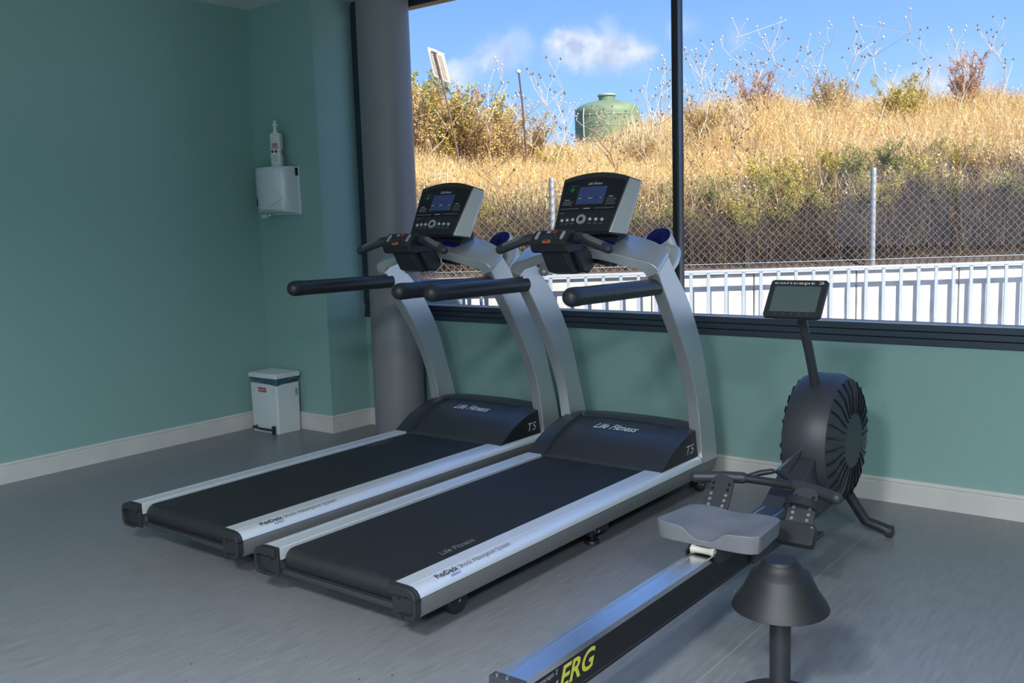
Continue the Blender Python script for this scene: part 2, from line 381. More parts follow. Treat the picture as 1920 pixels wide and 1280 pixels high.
# ================================================================== treadmill (local: x across, y towards the window, z up; origin at rear on the floor)
HW = .40
def build_treadmill(label):
    t = thing('treadmill', label, 'treadmill', group='pair of treadmills facing the window')
    for s in (-1, 1):
        # top extrusion of the side rail
        prof = [(.287,.150),(.287,.193),(.289,.195),(.350,.195),(.351,.1938),(.353,.1938),(.354,.195),(.368,.1945),(.379,.1915),(.388,.186),(.395,.177),(.3995,.167),(.400,.1635),(.37,.1635),(.37,.150)]
        MB().prism(prof, lambda a, b, d: (s * a, d, b), 0, 1.952).build('side_rail', M_alu, t, smooth=30)
        # lower grey cover, bottom rising at the front end
        rings = []
        for y, zb, zr in ((0, .097, 0), (2.02, .097, 0), (2.06, .101, .0), (2.085, .110, .0), (2.10, .123, .0), (2.11, .140, .0)):
            rings.append([(s*.372, y, .1605), (s*.398, y, .1605), (s*.400, y, .157), (s*.400, y, zb + .016), (s*.397, y, zb + .006), (s*.388, y, zb), (s*.31, y, zb), (s*.31, y, .150), (s*.372, y, .150)])
        MB().loft(rings).build('rail_cover', M_side, t, smooth=30)
        # rear end cap: outer shell with a recess
        cap = MB()
        outer = [(.285,.198),(.352,.1975),(.372,.195),(.388,.188),(.398,.176),(.402,.163),(.402,.118),(.397,.104),(.386,.095),(.30,.094),(.285,.094)]
        cap.prism(outer, lambda a, b, d: (s * a, d, b), -.010, .001)
        sh = [(.285,.198),(.352,.1975),(.372,.195),(.388,.188),(.398,.176),(.402,.163),(.402,.118),(.397,.104),(.386,.095),(.315,.094),(.315,.104),(.375,.106),(.386,.112),(.389,.122),(.389,.155),(.384,.163),(.372,.168),(.285,.168)]
        cap.prism(sh, lambda a, b, d: (s * a, d, b), -.026, -.009)
        co = cap.build('end_cap', M_cap, t, smooth=30, bevel=.0015)
        for (a, b) in ((.318, .150), (.345, .160), (.345, .1)):
            MB().lathe([(.005, 0), (.005, .002)], 10, (s * a, -.0275 if b < .11 else -.0115, b), (0, 1, 0)).build('screw_hole', M_face, co)
        MB().box(min(s*.398, s*.4035), max(s*.398, s*.4035), -.0265, .0005, .1585, .1615).build('cap_seam', M_face, co, smooth=0)
        # upright
        Rr = catmull([(1.962,.158),(1.944,.24),(1.925,.36),(1.893,.5),(1.80,.70),(1.668,.90),(1.585,1.02),(1.541,1.089)], 5)
        Fr = catmull([(2.108,.158),(2.098,.24),(2.072,.36),(2.026,.5),(1.945,.74),(1.815,.957),(1.715,1.067),(1.637,1.158)], 5)
        rings = [[(s*.340, r.x, r.y), (s*.400, r.x, r.y), (s*.400, f.x, f.y), (s*.340, f.x, f.y)] for r, f in zip(Rr, Fr)]
        MB().loft(rings).build('upright', M_silver, t, smooth=30, bevel=.004, seg=3)
        # side handlebar
        hb = MB().tube([(s*.361, 1.60, 1.026), (s*.361, 1.50, 1.027), (s*.361, 1.2, 1.030), (s*.361, .985, 1.033)], .0365, 28).build('handlebar', M_grip, t, smooth=50)
        MB().tube([(s*.361, .984, 1.033), (s*.361, .955, 1.0335), (s*.361, .938, 1.0335)], [.0376, .0382, .0376], 28, round_ends=True).build('handlebar_cap', M_blk, hb, smooth=60)
    # yoke joining the two uprights
    rear = [(.400,1.543,1.091),(.397,1.537,1.108),(.378,1.530,1.126),(.345,1.526,1.139),(.290,1.520,1.151),(.210,1.510,1.171),(.130,1.505,1.186),(.060,1.502,1.196),(0,1.50,1.201)]
    front = [(.400,1.639,1.160),(.394,1.640,1.182),(.372,1.644,1.199),(.335,1.654,1.215),(.280,1.672,1.231),(.210,1.690,1.246),(.130,1.708,1.258),(.060,1.716,1.264),(0,1.72,1.267)]
    rear_in = [(.340,1.543,1.062),(.339,1.542,1.078),(.326,1.538,1.094),(.300,1.534,1.104),(.262,1.528,1.113),(.200,1.520,1.130),(.130,1.515,1.146),(.060,1.511,1.156),(0,1.51,1.160)]
    front_in = [(.340,1.639,1.136),(.338,1.640,1.150),(.324,1.644,1.166),(.296,1.652,1.180),(.256,1.668,1.193),(.200,1.684,1.206),(.130,1.700,1.218),(.060,1.710,1.224),(0,1.712,1.227)]
    def full(pts):
        q = catmull(pts, 4); return q + [Vector((-p.x, p.y, p.z)) for p in reversed(q[:-1])]
    rings = [list(r) for r in zip(full(rear), full(front), full(front_in), full(rear_in))]
    yoke = MB().loft(rings).build('yoke', M_silver, t, smooth=40, bevel=.004, seg=3)
    # trays let into the yoke, left and right of the control pod
    for s in (-1, 1):
        def yk(a, b, d):            # plane of the yoke's top: b runs up its slope
            return (a, 1.605 + b * .955, 1.2215 + b * .295 - (abs(a) - .09) * .17 + d)
        ou = rbox(*sorted((s * .035, s * .165)), -.040, .040, .030)
        tr = MB().prism(ou, yk, -.085, .006).build('tray', M_blk, t, smooth=40, bevel=.002)
        MB().prism([(a * 1.0 - (a - s*.1) * .12, b * .82) for a, b in ou], yk, .0055, .0075).build('tray_well', M_blue, tr, smooth=0)
        # cup holder beyond the yoke
        c0 = Vector((s * .272, 1.775, 1.238)); ax = Vector((0, .68, -.73)).normalized()
        cu = MB().lathe([(.060, 0), (.063, .002), (.063, .055), (.060, .12), (.052, .150), (.001, .152), (.001, .148), (.05, .145), (.057, .12), (.059, .004)], 36, c0, ax).build('cup_holder', M_silver2, t, smooth=40)
        MB().lathe([(.0585, -.001), (.0575, .1), (.05, .14), (.001, .141), (.001, .139), (.048, .138), (.0555, .1), (.057, -.001)], 36, c0, ax).build('cup_liner', M_blue, cu, smooth=40)
        MB().tube([(s*.335, 1.80, 1.165), (s*.340, 1.775, 1.13), (s*.335, 1.73, 1.085)], [.036, .034, .028], 20, round_ends=True).build('cup_bracket', M_silver2, cu, smooth=60)
    # motor hood
    prof = [(1.596,.192),(1.606,.200),(1.640,.221),(1.704,.259),(1.79,.293),(1.86,.312),(1.93,.324),(2.00,.327),(2.045,.322),(2.06,.30)]
    pc = catmull([(a, b, 0) for a, b in prof], 4); k_ = next(i for i in range(len(pc)) if pc[i].x > 1.935); pc = pc[:k_] + [pc[k_], pc[k_] + (pc[k_ + 1] - pc[k_]) * .22] + pc[k_ + 1:]
    def crown(u): return .022 * max(0.0, 1 - (abs(u) / .372) ** 3)
    def hood_pt(u, i, dz=0.0):
        p = pc[i]; k = min(1, max(0, (p.y - .20) / .08))
        return (u, p.x, p.y + crown(u) * k + dz)
    us = [-.372, -.345, -.315, -.29, -.276, -.271] + [-.271 + .542 * j / 19 for j in range(1, 19)] + [.271, .276, .29, .315, .345, .372, .373]
    us = us[:31]; NU = len(us); assert NU == 31
    mb = MB(); n = len(pc); vs_ = []; fs_ = []
    for i in range(n):
        for u in us:
            inn = abs(u) < .273 and i <= k_
            pt_ = hood_pt(u, i)
            if inn:
                f_ = i / k_; pt_ = (pt_[0], pt_[1] + .040 * (1 - f_) ** 1.2, pt_[2] - .016 * f_ ** .6)
            vs_.append(pt_)
    for i in range(n - 1):
        for j in range(30): fs_.append((i * 31 + j, i * 31 + j + 1, (i + 1) * 31 + j + 1, (i + 1) * 31 + j))
    # skirt down to the deck
    b0 = len(vs_); vs_ += [(-.372, 1.596, .10), (.372, 1.596, .10), (.372, 2.06, .10), (-.372, 2.06, .10)]
    fs_.append(tuple(range((n - 1) * 31, n * 31)) + (b0 + 2, b0 + 3))
    fs_.append(tuple(reversed(range(0, 31))) + (b0, b0 + 1)); fs_.append((b0, b0 + 3, b0 + 2, b0 + 1))
    fs_.append(tuple(i * 31 for i in range(n)) + (b0 + 3, b0)); fs_.append(tuple(reversed([i * 31 + 30 for i in range(n)])) + (b0 + 1, b0 + 2))
    hood = mb.add(vs_, fs_).build('motor_hood', M_hood, t, smooth=42)
    for s in (-1, 1):
        sp = [(p.x + .004, p.y - .006) for p in pc if 1.61 < p.x < 1.99] + [(1.99, .196), (1.61, .196)]
        MB().prism(sp, lambda a, b, d: (s * d, a, b), .370, .3745).build('hood_side_panel', M_hoodside, hood, smooth=0)
    # hood lettering follows the curved cover
    def on_hood(a, b):
        u = a - .125; y = 1.812 + b * .93
        row = []
        for i in range(k_ + 1):
            f_ = i / k_; h0 = hood_pt(u, i); row.append((h0[1] + .040 * (1 - f_) ** 1.2, h0[2] - .016 * f_ ** .6))
        for (y0, z0), (y1, z1) in zip(row, row[1:]):
            if y1 >= y: break
        return (u, y - .0012, z0 + (z1 - z0) * (y - y0) / (y1 - y0) + .0028)
    lettering('hood_lettering', 'Life Fitness', .075, on_hood, M_white, hood, shear=.45, offset=.0012, width=.245)
    lettering('model_lettering', 'T5', .062, lambda a, b: (.3752, 1.838 + a, .222 + b), M_white, hood, shear=.25, offset=-.0005, width=.075)
    # deck, belt, roller
    MB().box(-.30, .30, .03, 1.75, .105, .150).build('deck', M_blk, t, smooth=0)
    ring = [(.052 - .040 * math.sin(math.radians(a)), .148 + .040 * math.cos(math.radians(a))) for a in range(0, 181, 15)]
    bel = [(1.70, .188)] + ring + [(.3, .108), (.3, .112)] + [(p[0] + .002 if 0 else .052 - .037 * math.sin(math.radians(a)), .148 + .037 * math.cos(math.radians(a))) for p, a in zip(reversed(ring), range(180, -1, -15))] + [(1.70, .185)]
    MB().prism(bel, lambda a, b, d: (d, a, b), -.272, .272).build('running_belt', M_belt, t, smooth=40)
    MB().tube([(-.287, .052, .148), (.287, .052, .148)], .016, 14).build('rear_roller', M_steel, t)
    MB().box(-.30, .30, .012, .034, .094, .112).build('rear_crossbar', M_blk2, t, smooth=0, bevel=.003)
    MB().box(-.29, .29, .30, 1.95, .045, .10).build('base_frame', M_blk, t, smooth=0, bevel=.006)
    for s in (-1, 1):
        for y, nm, r, u in ((.27, 'rear_wheel', .048, .305), (2.03, 'front_wheel', .034, .345)):
            wh = MB().lathe([(r * .5, -.016), (r * .92, -.016), (r, -.011), (r, .011), (r * .92, .016), (r * .5, .016)], 24, (s * u, y, r), (1, 0, 0)).build(nm, M_blk, t)
            MB().lathe([(.006, -.02), (.006, .02)], 10, (s * u, y, r), (1, 0, 0)).build('axle', M_steel, wh)
            MB().box(min(s*(u-.03), s*(u-.02)), max(s*(u-.03), s*(u-.02)), y - .05, y + .05, r * .7, .10).build('wheel_bracket', M_blk, wh, smooth=0)
        ft = MB().lathe([(.032, 0), (.034, .004), (.030, .014), (.010, .018), (.010, .075)], 18, (s * .31, 1.12, 0)).build('levelling_foot', M_blk, t)
        MB().box(min(s*.27, s*.35), max(s*.27, s*.35), 1.05, 1.19, .05, .075).build('foot_bracket', M_blk, ft, smooth=0, bevel=.003)
        MB().lathe([(.008, 0), (.008, .006)], 8, (s * .352, 1.10, .062), (s, 0, 0)).build('bolt', M_steel, ft)
    def on_rail(a, b):
        prf = [(.354,.195),(.368,.1945),(.379,.1915),(.388,.186),(.395,.177),(.3995,.167)]
        q_ = .030 - b; acc = 0
        for (p0, p1) in zip(prf, prf[1:]):
            l = math.dist(p0, p1)
            if q_ <= acc + l or p1 == prf[-1]:
                f = (q_ - acc) / l; nx, nz = (p1[1] - p0[1]) / -l, (p1[0] - p0[0]) / l
                return (p0[0] + (p1[0] - p0[0]) * f + nx * .0018, a, p0[1] + (p1[1] - p0[1]) * f + nz * .0018)
            acc += l
    rl = [c for c in t.children if c.name.startswith('side_rail')][-1]
    lettering('rail_lettering', 'FlexDeck', .031, lambda a, b: on_rail(.105 + a, b + .002), M_darkp, rl, offset=.0006, width=.105)
    lettering('rail_lettering', 'Shock Absorption System', .029, lambda a, b: on_rail(.219 + a, b + .002), M_darkp, rl, offset=-.0003, width=.272)
    lettering('rail_lettering', 'select', .018, lambda a, b: on_rail(.158 + a, b - .012), M_bluep, rl, shear=.3, width=.05)

    # ---------------- console
    co = MB(); P0 = Vector((0, 1.545, 1.250)); U = Vector((0, .16, .27)).normalized(); Nn = Vector((1, 0, 0)).cross(U)
    Nn = -Nn if Nn.y > 0 else Nn          # faces the runner
    def fc(a, b, d=0.0):
        p = P0 + U * b + Nn * d; return (a, p.y, p.z)
    H = .300
    def outline(wb, wt, rise, h, n=14, b0=.020):
        pts = [(-wb, b0), (wb, b0), (wt, h)]
        for i in range(1, n):
            a = wt - 2 * wt * i / n; pts.append((a, h + rise * (1 - (a / wt) ** 2)))
        pts.append((-wt, h)); return pts
    o0 = outline(.152, .177, .027, H); o1 = outline(.206, .205, .018, H + .010, b0=.040); o2 = outline(.190, .190, .018, H - .02, b0=.046)
    con = MB().loft([[fc(a, b, .002) for a, b in o0], [fc(a, b, -.052) for a, b in o1], [fc(a, b, -.080) for a, b in o2]]).build('console', M_silver2, t, smooth=35, bevel=.003)
    dk = outline(.147, .176, .027, H + .002)
    MB().prism(dk, fc, -.0, .010).build('console_face', M_facelow, con, smooth=30, bevel=.002)
    top = [(a, b) for a, b in o1 if b >= H]
    band = MB(); ins = outline(.166, .1705, .024, H - .004)
    band.loft([[fc(a, b + .002, .011) for a, b in [p for p in outline(.146, .172, .030, H) if p[1] >= H - 1e-6]] + [fc(a, b - .022, .011) for a, b in reversed([p for p in outline(.146, .170, .028, H) if p[1] >= H - 1e-6])],
               [fc(a, b + .005, -.05) for a, b in [p for p in outline(.146, .201, .018, H + .010) if p[1] >= H - .003]] + [fc(a, b - .022, -.05) for a, b in reversed([p for p in outline(.146, .199, .016, H + .010) if p[1] >= H - .003])]])
    band.build('top_trim', M_blk2, con, smooth=30)
    gl = [(-.149, .130), (.152, .130), (.162, .283)] + [(.162 - .324 * i / 10, .283 + .018 * (1 - (1 - 2 * i / 10) ** 2)) for i in range(1, 10)] + [(-.160, .283)]
    face = MB().prism(gl, fc, .010, .0118).build('display_glass', M_face, con, smooth=0)
    def panel(name, pts, d, m_, par=con, th=.0008): return MB().prism(pts, fc, d, d + th).build(name, m_, par, smooth=0)
    def rect(x0, x1, y0, y1): return [(x0, y0), (x1, y0), (x1, y1), (x0, y1)]
    lcd = panel('lcd_screen', rect(-.070, .078, .163, .256), .0118, M_lcd, face)
    for (a0, a1) in ((-.062, -.046), (-.036, -.024), (-.010, .014), (.030, .042), (.052, .062)):
        panel('lcd_legend', rect(a0, a1, .1935, .1965), .0126, M_face if (a0 > -.05 and a0 < -.02) or a0 > .02 and a0 < .05 else M_white, lcd, .0003)
    panel('lcd_rule', rect(-.068, .076, .1928, .1932), .0126, M_face, lcd, .0002)
    for (x0, x1, y0, y1) in ((-.134,-.083,.222,.2228),(-.134,-.083,.2662,.267),(-.134,-.1332,.222,.267),(-.0838,-.083,.222,.267)):
        panel('key_outline', rect(x0, x1, y0, y1), .0118, M_green, face, .0004)
    panel('start_key', [(-.109 + .0115 * math.cos(i * math.pi / 10), .241 + .0115 * math.sin(i * math.pi / 10)) for i in range(20)], .0118, M_green, face, .002)
    lettering('console_lettering', 'START', .010, lambda a, b: fc(-.122 + a, .257 + b, .0122), M_greyp, face)
    lettering('console_lettering', 'Life Fitness', .020, lambda a, b: fc(-.032 + a, .266 + b, .0122), M_white, face, shear=.45, width=.078)
    for (x0, x1, y0, y1) in ((-.142, -.088, .160, .184), (.092, .146, .160, .196)):
        for k in range(5): panel('fine_print', rect(x0, x1 - .004 * (k % 3), y0 + (y1 - y0) * k / 5, y0 + (y1 - y0) * k / 5 + .0022), .0118, M_greyp, face, .0003)
        panel('fine_print', rect(x0 + .008, x0 + .03, y1 + .003, y1 + .006), .0118, M_white, face, .0003)
    for (a0, a1, m_) in ((-.145, -.044, M_greyp), (-.019, .017, M_white), (.042, .146, M_greyp)):
        panel('fine_print', rect(a0, a1, .1395, .1425), .0118, m_, face, .0003)
    panel('fine_print', rect(-.142, -.116, .117, .121), .0102, M_greyp, con, .0003)
    def button(a, b, r, m_, nm): return MB().lathe([(r, 0), (r, .004), (r * .8, .0065), (r * .35, .0078), (.0001, .008)], 20, fc(a, b, .010), Nn).build(nm, m_, con, smooth=60)
    for a, b in ((-.118,.080),(-.089,.082),(-.060,.083),(.034,.084),(.066,.083),(.099,.081)):
        button(a, b, .0095, M_chrome, 'button')
        panel('fine_print', rect(a - .011, a + .011, b - .0185, b - .0165), .0102, M_greyp, con, .0003)
        if a > -.1: panel('fine_print', rect(a - .008, a + .008, b - .0225, b - .0205), .0102, M_greyp, con, .0003)
    dial = MB().lathe([(.025, 0), (.025, .005), (.0235, .007), (.012, .006), (.0118, .003), (.0001, .003)], 32, fc(-.013, .084, .010), Nn).build('dial', M_chrome, con, smooth=40)
    MB().lathe([(.0115, .003), (.0115, .006), (.009, .0075), (.0001, .008)], 24, fc(-.013, .084, .010), Nn).build('dial_centre', M_blk, dial, smooth=50)
    # base of the console, set back on the yoke
    MB().loft([[(x, 1.615, 1.222 - .03 * (x / .19) ** 2), (x, 1.70, 1.246 - .03 * (x / .19) ** 2), (x, 1.70, 1.30), (x, 1.615, 1.262)] for x in [-.16 + .32 * i / 10 for i in range(11)]]).build('console_base', M_blk, t, smooth=35, bevel=.002)
    MB().loft([[fc(a, b, .004) for a, b in ((-.150, .012), (.150, .012), (.150, .021), (-.150, .021))], [fc(a, b, -.054) for a, b in ((-.204, .030), (.204, .030), (.204, .041), (-.204, .041))]]).build('console_lower_trim', M_blk, con, smooth=0, bevel=.001)
    # ---------------- control pod with two grips
    pod = MB().prism([(1.283,1.231),(1.337,1.284),(1.350,1.285),(1.43,1.250),(1.43,1.19),(1.318,1.187),(1.300,1.193)], lambda a, b, d: (d, a, b), -.094, .094).build('control_pod', M_blk, t, smooth=30, bevel=.004)
    Pt = Vector((0, 1.283, 1.231)); Pu = (Vector((0, 1.337, 1.284)) - Pt).normalized(); Pn = Vector((0, -Pu.z, Pu.y))
    def pf(a, b, d=0.0):
        p = Pt + Pu * b + Pn * d; return (a, p.y, p.z)
    def ppanel(nm, pts, m_, d0=.0002, d1=.002): return MB().prism(pts, pf, d0, d1).build(nm, m_, pod, smooth=0)
    for s in (-1, 1):
        ppanel('speed_key', rbox(s*.066 - .008, s*.066 + .008, .020, .068, .0078), M_chrome, d1=.004)
    ppanel('pod_key', rbox(-.026, -.006, .058, .070, .002), M_chrome)
    ppanel('pod_stop_key', rbox(.004, .028, .058, .070, .002), M_red)
    ppanel('stop_frame', [p for p in rbox(-.024, .016, .001, .018, .007)], M_orange, d1=.0025)
    ppanel('stop_button', rbox(-.018, .010, .0045, .0145, .003), M_red, .0026, .006)
    for k in range(7): ppanel('pod_legend', rect(-.044 + .013 * k, -.038 + .013 * k, .030 + .012 * (k % 2), .033 + .012 * (k % 2)), M_greyp, .0002, .0006)
    for s in (-1, 1):
        g = MB().tube([(s*.085, 1.375, 1.247), (s*.115, 1.370, 1.249), (s*.150, 1.350, 1.247), (s*.200, 1.335, 1.232), (s*.288, 1.325, 1.203)], [.026, .025, .0225, .021, .021], 20, round_ends=True).build('grip', M_blk2, t, smooth=60)
        # silver pulse plate on the grip's upper face
        MB().tube([(s*.155, 1.3485, 1.250), (s*.200, 1.3335, 1.2355), (s*.262, 1.3265, 1.2155)], [.0195, .0190, .0190], 14).build('pulse_plate', M_side, g, smooth=60)
    neck = MB().prism([(1.325,1.192),(1.345,1.198),(1.43,1.20),(1.52,1.20),(1.535,1.12),(1.50,1.095),(1.42,1.090),(1.378,1.102)], lambda a, b, d: (d, a, b), -.062, .062).build('pod_neck', M_blk, t, smooth=30, bevel=.004)
    for s in (-1, 1):
        MB().prism([(1.40,1.215),(1.47,1.212),(1.525,1.16),(1.53,1.115),(1.49,1.090),(1.44,1.098),(1.385,1.185)], lambda a, b, d: (s * d, a, b), .058, .086).build('neck_shroud', M_blk, neck, smooth=30, bevel=.008, seg=3)
        MB().lathe([(.0045, 0), (.0045, .001)], 10, (s * .045, 1.352, 1.15), (0, -1, -.5)).build('screw_hole', M_face, neck)
    return t
belt_m = M_greyp
tm1 = build_treadmill('silver and black treadmill in front, between the rowing machine and the other treadmill')
tm1.location = (-0.1704, -2.5653, 0)
tm2 = copy_tree(tm1); tm2.location = (-1.1183, -2.5303, 0)
tm2['label'] = 'silver and black treadmill farther back, beside the grey column'
for t_, fn in ((tm1, lambda a, b: (.272 - .030 + b * 0 - .0 + (-b) , .282 + a, .1886)), (tm2, lambda a, b: (-.242 + b, 1.43 - a, .1886))):
    bl = [c for c in t_.children if c.name.startswith('running_belt')][0]
    lettering('belt_lettering', 'Life Fitness', .045, fn, mat('worn_belt_print', (.16, .16, .165), .6, noise=.5, nscale=60), bl, shear=.4, offset=.0006, width=.185)

# ================================================================== rowing machine (origin at the rear end of the rail)
def build_rower():
    t = thing('rowing_machine', 'black and aluminium rowing machine beside the front treadmill', 'rowing machine', (.905, -2.995, 0))
    beam = MB().box(-.0385, .0385, .025, 1.85, .150, .246).build('rail_beam', mat('black_beam', (.007, .007, .009), .5, bump=.05, bscale=600), t, smooth=0, bevel=.003)
    MB().box(.0386, .0395, .03, 1.80, .160, .163).build('beam_groove', M_blk2, beam, smooth=0)
    prof = [(-.0385,.2455),(-.0385,.262),(-.033,.262),(-.031,.2565),(.031,.2565),(.033,.262),(.0385,.262),(.0385,.2455)]
    m_track = mat('polished_track', (.82, .83, .84), .27, 1.0, noise=.04, nscale=30, stretch=(10, 1, 10), bump=.03, bscale=300)
    MB().prism(prof, lambda a, b, d: (a, d, b), .025, 1.80).build('rail_track', m_track, t, smooth=30)
    cap = MB().box(-.047, .047, 0, .028, .143, .268).build('rail_end_cap', M_blk2, t, smooth=0, bevel=.003)
    MB().lathe([(.006, 0), (.006, .003), (.003, .005), (.0001, .005)], 12, (.0, .012, .268)).build('bolt', M_steel, cap)
    MB().lathe([(.006, 0), (.006, .003), (.003, .005), (.0001, .005)], 12, (-.03, .012, .268)).build('bolt', M_steel, cap)
    # lettering on the side of the beam, reading towards the front
    mY = mat('yellow_decal', (.52, .50, .06), .45, noise=.03); mG = mat('grey_decal', (.36, .36, .38), .45, noise=.03)
    lettering('beam_lettering', 'ERG', .074, lambda a, b: (.0391, .166 + a, .186 + b), mY, beam, shear=.35, offset=.0016, width=.165)
    lettering('beam_lettering', 'Row', .066, lambda a, b: (.0391, .048 + a, .181 + b), mG, beam, shear=.35, offset=.0014, width=.115)
    lettering('beam_lettering', 'concept 2', .018, lambda a, b: (.0391, .075 + a, .229 + b), mG, beam, shear=.15, width=.085)
    lettering('beam_lettering', 'C', .021, lambda a, b: (.0391, .034 + a, .226 + b), mY, beam, offset=.0015)
    lettering('beam_lettering', 'I', .021, lambda a, b: (.0391, .051 + a, .226 + b), mY, beam)
    # rear leg
    lg = MB().box(-.022, .022, .11, .15, .03, .15).build('rear_leg', M_blk2, t, smooth=0, bevel=.003)
    MB().tube([(-.26, .13, .024), (.26, .13, .024)], .022, 14, round_ends=True).build('foot_bar', M_blk, lg)
    # seat
    st = MB(); nx, ny = 28, 16; grid = []
    ys0, ys1 = 1.03, 1.27
    def top(a, b):       # a -1..1 across, b 0 rear .. 1 front
        h = .341 - .006 * b + .004 * abs(a)
        h -= .036 * math.exp(-((a + .0) / .36) ** 4) * (1.0 - .85 * min(1, b / .75)) ** 1.0
        h -= .012 * (math.exp(-((a - .5) / .26) ** 2) + math.exp(-((a + .5) / .26) ** 2)) * math.sin(math.pi * min(1, b * 1.05))
        return h
    def half(b):          # half width along the depth, with rounded corners
        e = min(b, 1 - b); w = .182 - .020 * b
        return w - .020 * max(0, 1 - e / .10) ** 2
    rows = []
    for j in range(ny + 1):
        b = j / ny; w = half(b)
        rows.append([(w * (2 * i / nx - 1), ys0 + (ys1 - ys0) * b + .012 * (1 - abs(2 * i / nx - 1) ** 6) * (-1 if b < .5 else 1) * abs(1 - 2 * b), top(2 * i / nx - 1, b)) for i in range(nx + 1)])
    vs_ = [p for r in rows for p in r]; fs_ = []
    w1 = nx + 1
    for j in range(ny):
        for i in range(nx): fs_.append((j * w1 + i, j * w1 + i + 1, (j + 1) * w1 + i + 1, (j + 1) * w1 + i))
    loop = [i for i in range(w1)] + [j * w1 + nx for j in range(1, ny + 1)] + [ny * w1 + i for i in range(nx - 1, -1, -1)] + [j * w1 for j in range(ny - 1, 0, -1)]
    b0 = len(vs_); cxm = (ys0 + ys1) / 2
    for k in loop:
        x, y, z = vs_[k]; vs_.append((x * .97, cxm + (y - cxm) * .97, .285))
    L_ = len(loop)
    for k in range(L_): fs_.append((loop[k], b0 + k, b0 + (k + 1) % L_, loop[(k + 1) % L_]))
    fs_.append(tuple(b0 + k for k in range(L_)))
    seat = st.add(vs_, fs_).build('seat', mat('grey_foam_seat', (.17, .175, .19), .55, bump=.25, bscale=300, noise=.08, nscale=12), t, smooth=42, bevel=.006, seg=3)
    MB().box(-.05, .05, 1.05, 1.25, .268, .286).build('seat_carriage', M_blk, seat, smooth=0, bevel=.004)
    for s in (-1, 1):
        MB().prism([(1.00,.268),(1.05,.288),(1.26,.288),(1.26,.235),(1.04,.235),(1.01,.245)], lambda a, b, d: (s * d, a, b), .046, .052).build('carriage_side', M_blk, seat, smooth=0)
    for y in (1.025, 1.22):
        rl = MB().lathe([(.010,-.040),(.0145,-.040),(.0145,-.030),(.0115,-.026),(.0105,0),(.0115,.026),(.0145,.030),(.0145,.040),(.010,.040)], 20, (0, y, .2715), (1, 0, 0)).build('roller', mat('cream_roller', (.55, .53, .45), .4, noise=.05), seat, smooth=50)
        MB().tube([(-.05, y, .2715), (.05, y, .2715)], .004, 8).build('axle', M_steel, rl)
    # central frame between the feet
    MB().prism([(1.28,.246),(1.60,.262),(1.95,.44),(2.28,.46),(2.30,.30),(2.10,.16),(1.80,.150),(1.30,.150)], lambda a, b, d: (d, a, b), -.055, .055).build('front_frame', M_blk2, t, smooth=0, bevel=.006)
    # foot stretchers: plate leaning away from the rower
    for s in (-1, 1):
        fp0 = Vector((s * .155, 1.400, .226)); fu = Vector((0, .62, .78)).normalized(); fn_ = Vector((0, -fu.z, fu.y))
        def fq(a, b, d=0.0):
            p = fp0 + fu * b + fn_ * d; return (fp0.x + a, p.y, p.z)
        foot = MB().prism(rbox(-.066, .066, -.02, .056, .012), lambda a, b, d: fq(a, b, d), -.012, .026).build('heel_cup', M_blk, t, smooth=30, bevel=.003)
        pl = [(-.050, .02), (.050, .02), (.046, .13), (.043, .165)] + [(.043 * math.cos(a), .165 + .026 * math.sin(a)) for a in [math.radians(k) for k in range(15, 180, 15)]] + [(-.043, .165), (-.046, .13)]
        plate = MB().prism(pl, fq, .004, .014).build('foot_plate', M_blk2, t, smooth=30, bevel=.002)
        for i in range(6):
            for c in (-1, 1):
                MB().lathe([(.0062, 0), (.0062, .0008)], 12, fq(c * (.026 + .0008 * i), .050 + .021 * i, .0142), fn_).build('plate_hole', M_floor if i < 4 else M_face, plate)
        MB().lathe([(.005, 0), (.004, .003)], 10, fq(.054, .044, .0258), fn_).build('rivet', M_steel, foot)
        MB().loft([[fq(-.060, .105, .0), fq(-.060, .135, .0), fq(-.062, .135, .004), fq(-.062, .105, .004)]] + [[fq(.062 * math.sin(a), .105, .004 + .065 * math.cos(a)), fq(.062 * math.sin(a), .135, .004 + .06 * math.cos(a)), fq(.064 * math.sin(a), .135, .007 + .062 * math.cos(a)), fq(.064 * math.sin(a), .105, .007 + .067 * math.cos(a))] for a in [math.radians(k) for k in range(-80, 81, 20)]] + [[fq(.060, .105, 0), fq(.060, .135, 0), fq(.062, .135, .004), fq(.062, .105, .004)]]).build('foot_strap', M_blk, t, smooth=50) if s > 0 else None
        MB().box(min(s*.05, s*.22), max(s*.05, s*.22), 1.42, 1.50, .225, .240).build('foot_bar', M_blk, t, smooth=0, bevel=.003)
    # handle and its chain
    hd = MB().tube([(-.105, 1.545, .372), (-.05, 1.552, .370), (.05, 1.552, .370), (.105, 1.545, .372)], .015, 16).build('handle', M_blk, t, smooth=50)
    for s in (-1, 1):
        MB().tube([(s*.10, 1.546, .372), (s*.16, 1.535, .370), (s*.235, 1.505, .366), (s*.262, 1.492, .366)], .021, 18, round_ends=True).build('handle_grip', M_blk2, hd, smooth=60)
        MB().tube([(s*.09, 1.55, .374), (s*.05, 1.585, .388), (s*.012, 1.605, .395)], [.010, .011, .010], 12, round_ends=True).build('handle_yoke', M_blk, hd, smooth=60)
    MB().tube([(0, 1.60, .395), (0, 1.90, .43)], .005, 8).build('chain', M_steel, hd)
    # flywheel housing
    fw = MB().lathe([(.001,-.115),(.10,-.115),(.20,-.105),(.245,-.085),(.262,-.05),(.262,.05),(.245,.085),(.20,.105),(.10,.115),(.001,.115)], 48, (0, 2.12, .42), (1, 0, 0)).build('flywheel_housing', M_blk2, t, smooth=35)
